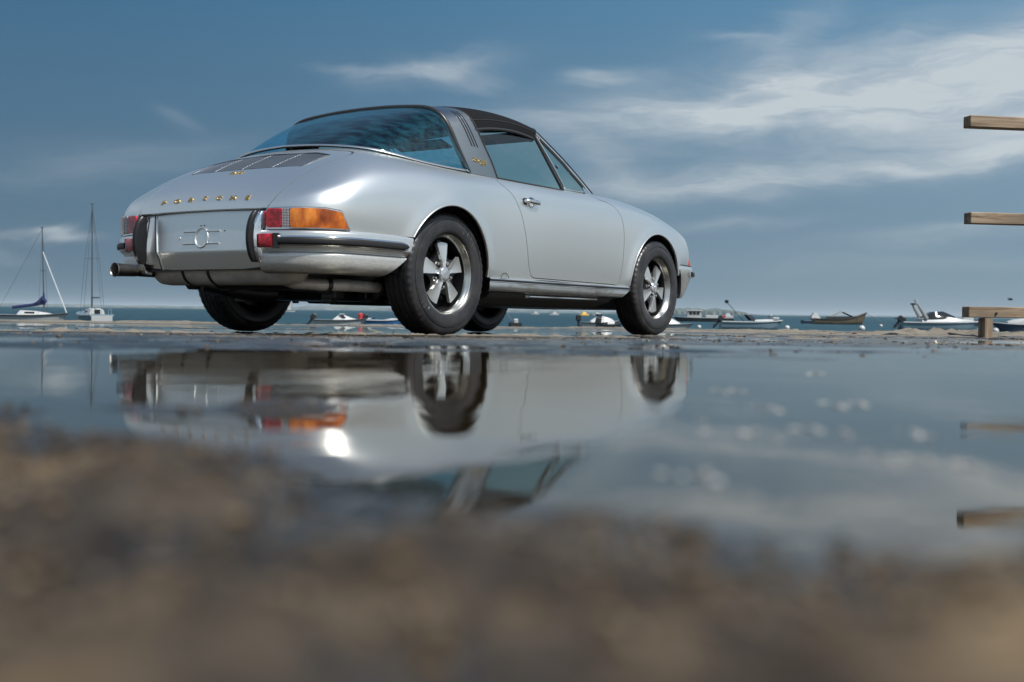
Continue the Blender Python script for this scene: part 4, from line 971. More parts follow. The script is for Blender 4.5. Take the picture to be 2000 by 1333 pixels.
# ================================================================== GROUND, WATER, SEA
def hsh(ix,iy,seed):
    n=(ix.astype(np.int64)*374761393+iy.astype(np.int64)*668265263+seed*974634777)&0xffffffff
    n=((n^(n>>13))*1274126177)&0xffffffff; return ((n^(n>>16))&0xffff)/65535.0
def vnoise(x,y,seed=0):
    ix=np.floor(x); iy=np.floor(y); fx=x-ix; fy=y-iy; fx=fx*fx*fx*(fx*(fx*6-15)+10); fy=fy*fy*fy*(fy*(fy*6-15)+10)
    a=hsh(ix,iy,seed);b=hsh(ix+1,iy,seed);c=hsh(ix,iy+1,seed);d=hsh(ix+1,iy+1,seed)
    return (a*(1-fx)+b*fx)*(1-fy)+(c*(1-fx)+d*fx)*fy
def fbm(x,y,o=5,seed=0,gain=.5):
    s=0;a=1;t=0
    for k in range(o): s=s+a*(vnoise(x*2**k+k*17.3,y*2**k-k*9.1,seed+k)-.5)*2; t+=a; a*=gain
    return s/t
def sstep(a,b,x): t=np.clip((x-a)/(b-a),0,1); return t*t*(3-2*t)
def water_level(x,y):
    """macro surface of the standing water: level near the camera, then the gentle fall of the slipway to the sea"""
    carp=-.080-.0101*(y-6.384)
    near=np.zeros_like(y); t=sstep(1.7,5.6,y); line=np.where(y<1.7,0,-.0192*(y-1.7)); k=sstep(4.6,5.8,y)
    z=line*(1-k)+carp*k
    z=np.where(y<1.7,0,z); return z
def gauss(x,y,cx,cy,wx,wy,r=0.0):
    c,s=math.cos(r),math.sin(r); dx,dy=x-cx,y-cy; u=(dx*c+dy*s)/wx; v=(-dx*s+dy*c)/wy; return np.exp(-(u*u+v*v))
EDGE=21.5
def rel_height(x,y):
    """ground height above the standing water (negative: under water)"""
    big=fbm(x*.55+3,y*.55,4,11); mid=fbm(x*2.6,y*2.6,4,23); fine=fbm(x*14,y*14,4,37); vf=fbm(x*55,y*55,3,41)
    h=-.0030+.0042*big+.0022*mid+.0010*fine*sstep(.4,1.5,y)
    far=sstep(5.5,7.5,y); h=h-far*.0022+far*.004*np.clip(big,-1,.2)
    h=h+(-.0052+.0062*fbm(x*3.1+5,y*5,4,83)+.002*fbm(x*17,y*24,3,84))*sstep(.28,.5,y)*(1-sstep(1.05,1.35,y))          # basin of the near puddle
    awash=sstep(1.0,1.4,y)*(1-sstep(2.4,3.4,y)); h=h+awash*(.0027+.0085*fbm(x*1.9+9,y*7.5,4,77)+.0038*fbm(x*9,y*34,3,79))*(1-.6*sstep(.45,.9,x)*(1-sstep(1.5,2.2,y)))
    h=h-.0012*sstep(2.2,2.8,y)*(1-sstep(4.5,5.2,y))
    # low bars of sand left by the tide
    rag=np.clip(.55+1.7*mid+1.3*fine,-.3,2.2)
    for (cx,cy,wx,wy,r,a) in ((-2.0,4.5,1.2,.22,.05,.020),(-3.2,9.0,2.3,.5,-.04,.016),(-.75,5.5,.6,.10,.0,.013),(.1,5.55,.9,.12,.02,.014),(1.15,5.75,.8,.13,.0,.012),(-.9,3.2,.5,.08,.03,.006),(1.1,3.9,.7,.10,.0,.007),
        (.95,1.42,.75,.07,.05,.0040),(-.9,1.62,.5,.10,-.05,.0022),(2.0,6.9,1.7,.22,.05,.008),(-.9,2.6,.6,.12,.0,.004),(3.1,9.4,1.3,.6,.0,.028),(5.5,11.5,3.5,1.1,-.05,.045),(4.2,8.2,2.0,.22,.05,.010)):
        h=h+a*gauss(x,y,cx,cy,wx,wy,r)*rag
    # rim of sand at the seaward edge
    h=h+sstep(15,19.5,y)*(.007+.034*big+.026*mid+.012*fine)*(1-.25*sstep(-1,5,x))
    # heap of wet sand and weed right in front of the lens
    yb=np.interp(x,[-1.5,-.6,-.3,-.16,-.07,-.02,.05,.10,.16,.35,1.0],[.88,.76,.60,.52,.42,.335,.300,.288,.305,.34,.55])+.035*fbm(x*9,y*9,3,51)
    m=sstep(-.02,.155,yb-y); lump=fbm(x*22,y*22,4,61); l2=fbm(x*70,y*70,3,67)
    h=h+m*(.0110+.0090*lump+.0050*l2)
    h=h+.0150*gauss(x,y,-.112,.530,.078,.050)*(.75+.5*lump)+ .004*gauss(x,y,.03,.245,.03,.025)
    # damp ground where it is just awash
    h=h+.00035*vf*sstep(.2,1,y)
    return h
def grow(a,step,lim,rate):
    out=[a]; s=step
    while abs(out[-1])<lim: out.append(out[-1]+math.copysign(s,a if a else 1)); s=min(s*rate,max(step,abs(out[-1])*.25+.02))
    return out
xp=np.arange(0,.55,.0055).tolist(); st_=.0055
while xp[-1]<9: xp.append(xp[-1]+st_); st_*=1.0125
while xp[-1]<80: xp.append(xp[-1]+st_); st_*=1.22
XS=np.array([-v for v in xp[::-1]][:-1]+xp)
yp=[.10]; st_=.0035
while yp[-1]<EDGE: yp.append(yp[-1]+st_); st_=min(st_*1.0085,.06) if yp[-1]<10 else st_*1.004
yp[-1]=EDGE; back=[-v for v in (0,.02,.05,.1,.2,.4,.8,1.5,3,6,12,25,50,80)]
YS=np.array(sorted(back)+[ .02,.05,.075]+yp)
XX,YY=np.meshgrid(XS,YS,indexing='ij')
W_=water_level(XX,YY); H_=rel_height(XX,YY)
wobe=.55*fbm(XX*.35,XX*0+2,4,71)   # ragged seaward edge
YE=np.where(YY>17,YY+(YY-17)/(EDGE-17)*wobe,YY)
Z_=W_+H_; Z_=np.where(YY<.05,np.minimum(Z_,.012),Z_)
V=np.stack([XX,YE,Z_],-1); nx,ny=XX.shape
drop=V[:,-1:].copy(); drop[...,1]+=.25; drop[...,2]-=.9; drop2=drop.copy(); drop2[...,1]+=2.0; drop2[...,2]-=1.2
V=np.concatenate([V,drop,drop2],1); ny2=ny+2
idx=np.arange(nx*ny2).reshape(nx,ny2); F=np.stack([idx[:-1,:-1],idx[1:,:-1],idx[1:,1:],idx[:-1,1:]],-1).reshape(-1,4)
def fast_mesh(name,V,F):
    me=bpy.data.meshes.new(name); V=np.asarray(V,np.float32).reshape(-1,3); F=np.asarray(F,np.int32)
    me.vertices.add(len(V)); me.vertices.foreach_set('co',V.ravel()); me.loops.add(F.size); me.loops.foreach_set('vertex_index',F.ravel())
    me.polygons.add(len(F)); me.polygons.foreach_set('loop_start',np.arange(0,F.size,F.shape[1],dtype=np.int32)); me.polygons.foreach_set('loop_total',np.full(len(F),F.shape[1],np.int32))
    me.update(calc_edges=True); me.polygons.foreach_set('use_smooth',[True]*len(F)); me.update(); return me
me=fast_mesh('ground',V,F)
at_=me.attributes.new('above_water','FLOAT','POINT'); Hh=np.concatenate([H_,H_[:,-1:],H_[:,-1:]],1); at_.data.foreach_set('value',Hh.astype(np.float32).ravel())
M['ground']=mat('wet_sandy_ground',(0.2,0.16,0.12),0.6)
def f(t,b,o):
    geo=t.node('ShaderNodeNewGeometry'); P=geo.outputs['Position']
    a=t.node('ShaderNodeAttribute',attribute_name='above_water'); h=a.outputs['Fac']
    n1=t.noise(P,3.0,6,0.6); n2=t.noise(P,38,5,0.65); n3=t.noise(P,240,3,0.6)
    hh=t.math('ADD',h,t.math('MULTIPLY',t.math('SUBTRACT',n2,0.5),0.006))
    dry=t.maprange(hh,0.0015,0.0085)
    sand=t.mix(n2,(0.10,0.087,0.070,1),(0.22,0.195,0.155,1)); wet=t.mix(n2,(0.014,0.012,0.010,1),(0.050,0.041,0.031,1))
    # heap near the lens: brown weed and silt, shaded hollows put into colour
    sp=t.node('ShaderNodeSeparateXYZ',i_0=P); weed=t.maprange(sp.outputs[1],0.55,1.1,1.0,0.0)
    n4=t.math('ADD',t.math('MULTIPLY',t.noise(P,26,3,0.55),0.55),t.math('MULTIPLY',t.noise(P,85,3,0.6),0.45)); wcol=t.ramp(n4,((0.38,(0.007,0.0045,0.002)),(0.47,(0.028,0.017,0.007)),(0.54,(0.068,0.044,0.021)),(0.64,(0.125,0.088,0.048))))  # dark stops also stand in for shade between the lumps
    sand=t.mix(weed,sand,wcol)
    pt=t.noise(t.mapping(P,(1.1,3.2,1)),1.0,5,0.65); sand=t.mix(t.maprange(pt,0.50,0.62,0.0,0.8),sand,(0.085,0.070,0.052,1)); big=t.noise(P,9,2,0.5); sand=t.mix(t.math('MULTIPLY',weed,t.maprange(big,0.40,0.62,0.65,0.0)),sand,(0.010,0.007,0.004,1)); c=t.mix(dry,wet,sand); c=t.mix(t.maprange(n3,0.55,0.75,0.0,0.5),c,(0.06,0.05,0.04,1))
    t.put(b.inputs['Base Color'],c); t.put(b.inputs['Roughness'],t.math('MULTIPLY',t.maprange(dry,0,1,0.13,0.92,False),t.math('SUBTRACT',1.0,t.math('MULTIPLY',weed,t.maprange(n4,0.45,0.58,0.35,0.10)))))
    bumpy(t,b,t.math('ADD',n2,t.math('MULTIPLY',n3,0.4)),0.5,0.004)
tune(M['ground'],f)
link('ground',me,'ground',kind='structure')
# standing water
def watermat(name,ripple):
    m=bpy.data.materials.new(name); m.use_nodes=True; t=NT(m.node_tree)
    for n in list(t.n): t.n.remove(n)
    geo=t.node('ShaderNodeNewGeometry'); P=geo.outputs['Position']
    n1=t.noise(P,11,3,0.5); n2=t.noise(P,60,2,0.5); n3=t.noise(P,2.2,2,0.5)
    hgt=t.math('ADD',t.math('MULTIPLY',n1,0.0012*ripple),t.math('ADD',t.math('MULTIPLY',n2,0.00010*ripple),t.math('MULTIPLY',n3,0.0030*ripple)))
    bn=t.node('ShaderNodeBump',I_Strength=1.0,I_Distance=1.0,I_Height=hgt)
    fr=t.node('ShaderNodeFresnel',I_IOR=1.45); t.l.new(bn.outputs[0],fr.inputs['Normal'])
    gl=t.node('ShaderNodeBsdfGlossy',I_Color=(0.98,0.955,0.915,1),I_Roughness=0.004); t.l.new(bn.outputs[0],gl.inputs['Normal'])
    tr=t.node('ShaderNodeBsdfTransparent',I_Color=(0.80,0.78,0.70,1)); mx=t.node('ShaderNodeMixShader',i_0=fr.outputs[0],i_1=tr.outputs[0],i_2=gl.outputs[0])
    o=t.node('ShaderNodeOutputMaterial'); t.l.new(mx.outputs[0],o.inputs[0]); return m
M['puddle']=watermat('puddle_water',0.42)
yw=[-2,-1,-.5,-.2]+list(np.arange(0,2,.05))+list(np.arange(2,21.01,.12)); xw=list(np.linspace(-22,22,60)); XW,YW=np.meshgrid(xw,yw,indexing='ij')
Vw=np.stack([XW,YW,water_level(XW,YW)],-1); i2=np.arange(Vw.shape[0]*Vw.shape[1]).reshape(Vw.shape[:2]); Fw=np.stack([i2[:-1,:-1],i2[1:,:-1],i2[1:,1:],i2[:-1,1:]],-1).reshape(-1,4)
link('puddle_water',fast_mesh('puddle_water',Vw,Fw),'puddle',kind='structure')
# clods, pebbles and scraps of weed
def scatter(name,n,rngs,m,fn,label=None):
    r=np.random.default_rng(len(name)+n); V=[];F=[]
    ico=[(0,0,1),(.89,0,.45),(.28,.85,.45),(-.72,.53,.45),(-.72,-.53,.45),(.28,-.85,.45),(.72,.53,-.45),(-.28,.85,-.45),(-.89,0,-.45),(-.28,-.85,-.45),(.72,-.53,-.45),(0,0,-1)]
    fi=[(0,1,2),(0,2,3),(0,3,4),(0,4,5),(0,5,1),(1,6,2),(2,7,3),(3,8,4),(4,9,5),(5,10,1),(2,6,7),(3,7,8),(4,8,9),(5,9,10),(1,10,6),(7,6,11),(8,7,11),(9,8,11),(10,9,11),(6,10,11)]
    pts=np.array([fn(r) for k in range(n)]); hh=rel_height(pts[:,0],pts[:,1]); wl=water_level(pts[:,0],pts[:,1])
    if name=='wet_grit': kp=hh>.0012; pts,hh,wl=pts[kp],hh[kp],wl[kp]
    zz=wl+np.maximum(hh,0.0 if name=='foam_flecks' else -.0015)
    for (x,y,sx,sy,sz),z in zip(pts.tolist(),zz.tolist()):
        a=r.uniform(0,6.28); c,s=math.cos(a),math.sin(a); b=len(V)
        for v in ico:
            j=r.uniform(.7,1.25); px,py=v[0]*sx*j,v[1]*sy*j; V.append((x+px*c-py*s,y+px*s+py*c,z+v[2]*sz*j+sz*.35))
        F+=[(p+b,q+b,t_+b) for p,q,t_ in fi]
    o=link(name,fast_mesh(name,np.array(V),np.array(F)),m,kind='stuff'); o.data.polygons.foreach_set('use_smooth',[False]*len(F)); return o
M['clod']=mat('dark_wet_clods',(0.030,0.025,0.020),0.55); M['pebble']=mat('pale_pebbles',(0.36,0.33,0.28),0.6); M['weed']=mat('dried_weed',(0.10,0.075,0.045),0.8)
def f(t,b,o): t.put(b.inputs['Base Color'],t.ramp(t.noise(o,70,2,0.5),((0.35,(0.014,0.012,0.010)),(0.6,(0.07,0.055,0.04)))))
tune(M['clod'],f)
def fc(r):
    y=1.25*math.exp(r.uniform(0,2.0)); x=(r.uniform(-.46,.46))*y; k=r.uniform(.5,1.6)*(.0016 if y<2.4 else .0034)
    if r.uniform()<.06: k*=2.0
    return x,y,k*r.uniform(1,2.6),k,k*.62
scatter('scattered_clods',1300,None,'clod',fc)
def fp_(r):
    y=1.3*math.exp(r.uniform(0,2.0)); x=(r.uniform(-.46,.46))*y; k=r.uniform(.5,1.2)*(.0009 if y<2.4 else .0024); return x,y,k*1.4,k,k*.6
scatter('scattered_pebbles',500,None,'pebble',fp_)
def fw_(r):   # drift line of weed running from the front wheel to the railing
    t=r.uniform(0,1); x=1.3+3.0*t+r.normal(0,.05); y=7.0+1.2*t+r.normal(0,.10); k=r.uniform(.5,1.4)*.009; return x,y,k*2.4,k,k*.55
scatter('drift_line_weed',320,None,'clod',fw_)
def fs_(r):
    y=r.uniform(4.2,6.1); x=-.95*y*.25+r.uniform(-1.6,2.0); k=r.uniform(.4,1.3)*.0045; return x,y,k*2,k,k*.55
scatter('weed_scraps',420,None,'clod',fs_)
M['fleck']=mat('pale_fleck_highlights',(0.30,0.30,0.29),0.7)  # pale discs stand in for blurred highlights of sunlit bits in the puddle
FL=[(1370,928,.010),(1450,848,.013),(1585,846,.014),(1660,790,.012),(1500,800,.010),(1340,820,.008),(1590,730,.012),(1900,905,.010),(1720,900,.009),(1800,850,.008),(1425,765,.009)]
def ff_(r):
    i=int(r.integers(0,len(FL))); px,py,k=FL[i]; y=CAM_H*FPX/(py-HORIZON-(px-1000)*math.tan(ROLL)); x=(px-1000)/FPX*y; return x+r.normal(0,k*.8),y+r.normal(0,k*1.2),r.uniform(.1,.32)*k,r.uniform(.1,.3)*k,.0005
o=scatter('foam_flecks',60,None,'fleck',ff_)
def fg_(r):
    y=r.uniform(.13,.62); x=r.uniform(-.5,.5)*y*1.1; k=abs(r.normal(.8,.5))*.0009+.0004; return x,y,k*1.3,k,k*.7
M['grit']=mat('wet_grit',(0.10,0.075,0.045),0.65)
def f(t,b,o): t.put(b.inputs['Base Color'],t.ramp(t.noise(o,140,1,0.5),((0.38,(0.012,0.008,0.004)),(0.52,(0.065,0.044,0.023)),(0.70,(0.16,0.12,0.075)))))
tune(M['grit'],f)
scatter('wet_grit',2600,None,'grit',fg_)
# few loose dry stalks by the rear wheel
r3=random.Random(5)
STALK=['longest dry grass stalk lying in the shallow water between the rear wheels','short dry grass stalk in shallow water, nearest the far rear wheel','short dry grass stalk in shallow water, nearest the near rear wheel']
for i in range(3):
    x0=-.78+r3.uniform(-.12,.12); y0=5.6+r3.uniform(-.1,.2); a=r3.uniform(-.5,.5); L=r3.uniform(.05,.11); z0=float(water_level(np.array(x0),np.array(y0)))+.004
    P=[(x0+L*t*math.cos(a),y0+L*t*math.sin(a),z0+.020*math.sin(t*2.6)*(L/.1)) for t in np.linspace(0,1,6)]
    mb=MB(); mb.tube(P,.0011,5); o=mb.obj('dry_stalk','stalk' if 'stalk' in M else M.setdefault('stalk',mat('dry_grass_stalk',(0.42,0.35,0.18),0.7)),None,label=STALK[i],cat='stalk',group='dry stalks by the rear wheel')
# ---- the sea
SEA=-1.26
M['sea']=bpy.data.materials.new('sea_water'); M['sea'].use_nodes=True; t=NT(M['sea'].node_tree)
for n in list(t.n): t.n.remove(n)
geo=t.node('ShaderNodeNewGeometry'); P=geo.outputs['Position']
w1=t.noise(t.mapping(P,(.55,.30,1)),1.0,5,0.62); w2=t.noise(t.mapping(P,(.05,.012,1)),1.0,5,0.6); w3=t.noise(t.mapping(P,(.006,.0016,1)),1.0,3,0.5)
col=t.mix(t.maprange(w2,0.3,0.7),(0.009,0.032,0.042,1),(0.020,0.055,0.065,1)); col=t.mix(t.maprange(w3,.35,.65,0,.5),col,(0.008,0.026,0.042,1)); col=t.mix(t.maprange(w1,.52,.70,0,.7),col,(0.045,0.085,0.098,1))
bn=t.node('ShaderNodeBump',I_Strength=0.8,I_Distance=0.35,I_Height=w1)
df=t.node('ShaderNodeBsdfDiffuse',I_Color=col); gl=t.node('ShaderNodeBsdfGlossy',I_Color=(.55,.75,.82,1),I_Roughness=0.32); t.l.new(bn.outputs[0],gl.inputs['Normal'])
mx=t.node('ShaderNodeMixShader',i_0=0.20,i_1=df.outputs[0],i_2=gl.outputs[0]); o_=t.node('ShaderNodeOutputMaterial'); t.l.new(mx.outputs[0],o_.inputs[0])
xs=np.array([-26000,-9000,-3000,-1000,-300,-90,0,90,300,1000,3000,9000,26000.]); ys=np.array([-26000,-6000,-1000,-120,EDGE-3,60,150,400,1000,3000,9000,26000.])
XX2,YY2=np.meshgrid(xs,ys,indexing='ij'); Vs=np.stack([XX2,YY2,np.full_like(XX2,SEA)],-1); i2=np.arange(Vs.shape[0]*Vs.shape[1]).reshape(Vs.shape[:2])
link('sea',fast_mesh('sea',Vs,np.stack([i2[:-1,:-1],i2[1:,:-1],i2[1:,1:],i2[:-1,1:]],-1).reshape(-1,4)),'sea',kind='structure')
# ---- far shore
M['land']=mat('wooded_far_shore',(0.050,0.075,0.045),0.9)
def f(t,b,o): t.put(b.inputs['Base Color'],t.ramp(t.noise(t.mapping(o,(.004,.004,.05)),1.0,5,0.65),((0.4,(0.035,0.055,0.035)),(0.55,(0.06,0.08,0.05)),(0.68,(0.22,0.20,0.16)))))
tune(M['land'],f)
def shore(name,px0,px1,Y,hfun,depth=500,seed=1):
    n=260; px=np.linspace(px0,px1,n); x=(px-1000)/FPX*Y; V=[]
    u=np.linspace(0,1,n); hh=np.array([hfun(a) for a in px]); rag=vnoise(px*.09,px*0,seed)*.5+vnoise(px*.4,px*0,seed+1)*.3+vnoise(px*1.1,px*0,seed+2)*.2
    hh=hh*(.55+.75*rag)
    rows=[(0,0.0),(0,.55),(.15,.85),(.45,1.0),(1,.8),(1.2,0)]
    G=np.zeros((n,len(rows),3))
    for j,(d,k) in enumerate(rows): G[:,j]=np.c_[x,np.full(n,Y+d*depth)+vnoise(px*.3,px*0+j,seed+9)*60,SEA+hh*k-.3]
    P=Patch.grid(G,flip=False); return link(name,raw_mesh(name,P.V,P.F,None),'land',kind='structure')
ip=lambda xs,ys: (lambda a: float(np.interp(a,xs,ys)))
shore('far_shore',-900,1340,9000,ip([-900,0,200,420,560,640,760,1000,1340],[25,24,22,20,34,44,34,26,10]),seed=4)
shore('wooded_headland',1190,1490,5200,ip([1190,1300,1345,1400,1440,1470,1490],[0,20,34,30,22,12,0]),seed=14)
shore('distant_shore',1480,2600,14000,ip([1480,1700,2000,2600],[10,16,14,30]),seed=24)
# ---- sea air
hz_me=MB().box((-27000,-27000,-3.6),(27000,27000,62)).mesh('haze',0); hzm=bpy.data.materials.new('sea_haze'); hzm.use_nodes=True; t=NT(hzm.node_tree)
for n in list(t.n): t.n.remove(n)
pv=t.node('ShaderNodeVolumePrincipled',I_Color=(0.62,0.74,0.84,1),I_Density=8e-5); o_=t.node('ShaderNodeOutputMaterial'); t.l.new(pv.outputs[0],o_.inputs['Volume'])
link('haze',hz_me,hzm,kind='stuff')
# ================================================================== BOATS
M['gel']=mat('white_gelcoat',(0.42,0.43,0.43),0.3); M['gel2']=mat('off_white_gelcoat',(0.34,0.355,0.36),0.4); M['hullblue']=mat('faded_blue_grey_hull',(0.13,0.20,0.25),0.3)
M['navy']=mat('navy_blue_hull',(0.018,0.035,0.07),0.25); M['hulldark']=mat('black_painted_hull',(0.015,0.016,0.018),0.35); M['wood']=mat('brown_wooden_hull',(0.10,0.075,0.045),0.5); M['stripe']=mat('dark_green_band',(0.02,0.035,0.04),0.4)
M['canvas_blue']=mat('navy_canvas',(0.012,0.020,0.085),0.8); M['canvas_grey']=mat('grey_canvas',(0.20,0.21,0.21),0.85); M['smoke']=mat('dark_acrylic_window',(0.012,0.014,0.016),0.08); M['spar']=mat('weathered_aluminium_spar',(0.10,0.11,0.12),0.4,0.5)
M['spar_light']=mat('white_furled_sail',(0.50,0.52,0.54),0.8); M['orange']=mat('orange_buoy_plastic',(0.65,0.22,0.03),0.5); M['yellow']=mat('yellow_plastic',(0.70,0.45,0.10),0.5); M['redp']=mat('red_cloth',(0.40,0.02,0.02),0.7); M['blueb']=mat('blue_painted_hull',(0.02,0.10,0.24),0.35)
def hull_mesh(L,B,H,draft=.25,sheer=.12,transom=.85,flare=.75,bowrise=.25,n=15):
    """bow towards +x; z=0 at the waterline; returns vertices, faces and the deck edge"""
    rows=[];m=7
    for i in range(n):
        t=i/(n-1); x=-L/2+L*t
        b=B/2*(transom+(1-transom)*math.sin(min(t/.45,1)*math.pi/2)) if t<.45 else B/2*math.sqrt(max(0,1-((t-.45)/.55)**2.3))
        b=max(b,.004); top=H*(1+sheer*(abs(t-.35)/.65)**2)+H*bowrise*max(0,(t-.5)/.5)**2; xr=.10*L*max(0,(t-.6)/.4)**1.5
        ring=[]
        for j in range(m):
            k=j/(m-1); zz=-draft+(top+draft)*k; w=b*(flare+(1-flare)*k**.6)*min(1,k*4+.15) if k<.25 else b*(flare+(1-flare)*k**.6)
            ring.append((x-xr*(1-k)*1.0,w,zz))
        rows.append(ring)
    V=[];F=[]
    for r in rows: V+=[(x,-w,z) for x,w,z in r]+[(x,w,z) for x,w,z in r[::-1]]
    q=2*m
    for i in range(n-1):
        for k in range(q-1): F.append((i*q+k,(i+1)*q+k,(i+1)*q+k+1,i*q+k+1))
        F.append((i*q+q-1,(i+1)*q+q-1,(i+1)*q,i*q))
    F.append(tuple(range(q))[::-1])
    top=[(r[-1][0],r[-1][1],r[-1][2]) for r in rows]
    return V,F,top,rows
def bxo(name,a,b,m,par,bev=.03,rot=None): mb=MB(); mb.box(a,b,bev,rot); return mb.obj(name,m,par)
def place_boat(root,px,Y,head,dz=0.0): root.location=((px-1000)/FPX*Y,Y,SEA+dz); root.rotation_euler=(0,0,R_(head))
def base_boat(name,label,cat,group,L,B,H,m,px,Y,head,band=None,**kw):
    root=link(name,None,label=label,cat=cat,group=group); place_boat(root,px,Y,head)
    V,F,top,rows=hull_mesh(L,B,H,**kw); MB().add(V,F).obj('hull',m,root,smooth=40)
    if band:
        mb=MB()
        for sg in (1,-1): mb.tube([(x,(w+.01)*sg,z-.07) for x,w,z in top],.05,6)
        mb.obj('rubbing_strake',band,root)
    return root,top
def loft_boxes(name,secs,m,root,smooth=40):
    """cabin from sections (x, half width bottom, half width top, z0, z1)"""
    V=[];F=[]
    for x,w0,w1,z0,z1 in secs: V+=[(x,-w0,z0),(x,-w1,z1-.04),(x,-w1*.8,z1),(x,w1*.8,z1),(x,w1,z1-.04),(x,w0,z0)]
    for i in range(len(secs)-1):
        for k in range(6): F.append((i*6+k,(i+1)*6+k,(i+1)*6+(k+1)%6,i*6+(k+1)%6))
    F+=[tuple(range(6))[::-1],tuple(len(V)-6+k for k in range(6))]; return MB().add(V,F).obj(name,m,root,smooth=smooth)
def rig(root,mx,z0,hm,L,cover=None,lean=0.0,bow=.5,furl=False,boomL=2.4,spread=True,boomdir=-1,deckz=.7,tilt=0):
    top=(mx+lean,0,z0+hm); mb=MB(); mb.tube([(mx,0,z0-.3),top],[.065,.045],8); mb.obj('mast','spar',root)
    mb=MB(); mb.box((top[0]-.05,-.14,top[2]-.02),(top[0]+.05,.14,top[2]+.05)); mb.obj('masthead','spar',root)
    at=lambda f: (mx+lean*f,0,z0+hm*f)
    if cover:
        b0=at(.13); P=[(mx+boomdir*boomL*t,0,b0[2]-.10+tilt*t+.35*max(0,(.35-t)/.35)**2) for t in np.linspace(0,1,10)]
        mb=MB(); mb.tube(P,[.13+.20*max(0,(.3-t)/.3) for t in np.linspace(0,1,10)],8); mb.tube([at(.10),at(.24)],[.16,.07],8); mb.obj('sail_cover',cover,root)
    else:
        b0=at(.14); mb=MB(); mb.tube([b0,(mx+boomdir*boomL,0,b0[2])],.05,6); mb.obj('boom','spar',root)
    if spread:
        s=at(.5); mb=MB(); mb.tube([(s[0],-.55,s[2]),(s[0],.55,s[2])],.025,5); mb.obj('spreader','spar',root)
        for sg in (1,-1): mb=MB(); mb.tube([at(.97),(s[0],.55*sg,s[2]),(mx-.1,.95*sg,deckz)],.013,4); mb.obj('shroud','spar',root)
    mb=MB(); mb.tube([at(.98),(-L*.5,0,deckz)],.012,4); mb.obj('backstay','spar',root)
    mb=MB(); mb.tube([at(.72 if furl else .97),(L*bow,0,deckz+.15)],.045 if furl else .012,6); mb.obj('furled_jib' if furl else 'forestay','spar_light' if furl else 'spar',root)
# left: sailing boat with the navy sail cover
r_,tp=base_boat('sailing_boat','sailing boat with navy blue sail cover and long dark-banded hull at the left edge','sailing boat','boats moored offshore',5.9,2.0,.62,'gel2',62,97,0,band='hulldark',bowrise=.2)
loft_boxes('cabin',[(-1.0,.65,.55,.60,.75),(-.8,.68,.55,.60,.98),(.3,.66,.52,.60,.93),(1.2,.5,.4,.62,.80),(1.7,.3,.2,.65,.70)],'gel',r_)
for sg in (1,-1): bxo('cabin_window',(-.35,(.60 if sg>0 else -.635),.76),(.45,(.635 if sg>0 else -.60),.87),'smoke',r_,0)
rig(r_,1.0,.75,7.0,5.9,cover='canvas_blue',lean=-.18,bow=.48,furl=True,boomL=2.6,deckz=.65,tilt=-.35)
bxo('outboard_motor',(-3.25,-.15,.1),(-2.95,.15,.85),'hulldark',r_,.05)
# second sailing boat, seen three-quarters from astern
r_,tp=base_boat('sailing_boat','sailing boat with bare mast and square white transom, second from the left edge','sailing boat','boats moored offshore',4.3,1.9,.74,'hullblue',180,92,128,band='gel2',transom=.9)
loft_boxes('cabin',[(-1.1,.6,.5,.72,1.10),(-.7,.65,.5,.72,1.22),(.2,.6,.45,.74,1.15),(1.0,.4,.3,.76,.95)],'gel',r_)
bxo('companionway',(-1.15,-.22,.80),(-1.08,.22,1.12),'smoke',r_,0); bxo('transom_panel',(-2.185,-.80,.02),(-2.15,.80,.68),'gel2',r_,0)
for sg in (1,-1): bxo('cabin_window',(-.7,(.52 if sg>0 else -.57),.92),(.1,(.57 if sg>0 else -.52),1.04),'smoke',r_,0)
for sg in (1,-1): mb=MB(); mb.tube([(-2.1,.75*sg,.7),(-2.1,.75*sg,1.15),(-1.3,.8*sg,1.15),(-1.3,.8*sg,.7)],.02,5); mb.obj('pushpit_rail','cap',r_)
rig(r_,.1,.85,8.45,4.3,cover=None,bow=.48,boomL=1.7,deckz=.78)
# far small sailing boat behind the far rear wheel
r_,tp=base_boat('dinghy_under_sail','tiny white dinghy under sail far out behind the far rear wheel','dinghy','boats far out',5.0,1.7,.6,'gel',567,600,10)
mb=MB(); mb.tube([(.5,0,.5),(.5,0,5.6)],.07,6); mb.obj('mast','spar',r_); mb=MB(); mb.add([(.45,0,1.0),(.45,.05,5.4),(-2.2,.3,1.1),(.45,.03,1.0)],[(0,1,2)]); mb.add([(.40,-.03,1.0),(.40,.02,5.4),(-2.2,.27,1.1)],[(2,1,0)]); mb.obj('sail','gel',r_,smooth=0)
def screen(root,x,w,z0,z1,rake=.35):
    V=[(x,-w,z0),(x+.55,-w*.45,z0),(x+.55,w*.45,z0),(x,w,z0),(x-rake,-w*.9,z1),(x+.55-rake*1.3,-w*.4,z1),(x+.55-rake*1.3,w*.4,z1),(x-rake,w*.9,z1)]
    MB().add(V,[(0,1,5,4),(1,2,6,5),(2,3,7,6)]).obj('windshield','smoke',root,smooth=0)
    mb=MB(); mb.tube([V[4],V[5],V[6],V[7]],.03,5); mb.obj('windshield_frame','gel',root)
def outboard(root,x,z,tilt=0,m='hulldark'):
    mb=MB(); rr=Matrix.Rotation(R_(tilt),3,'Y'); pv=(x,0,z); mb.box((x-.42,-.20,z+.05),(x+.05,.20,z+.60),.08,rr,pv); mb.box((x-.28,-.08,z-.75),(x-.08,.08,z+.06),.02,rr,pv); mb.box((x-.40,-.12,z-.5),(x-.02,.12,z-.46),.0,rr,pv); mb.obj('outboard_motor',m,root)
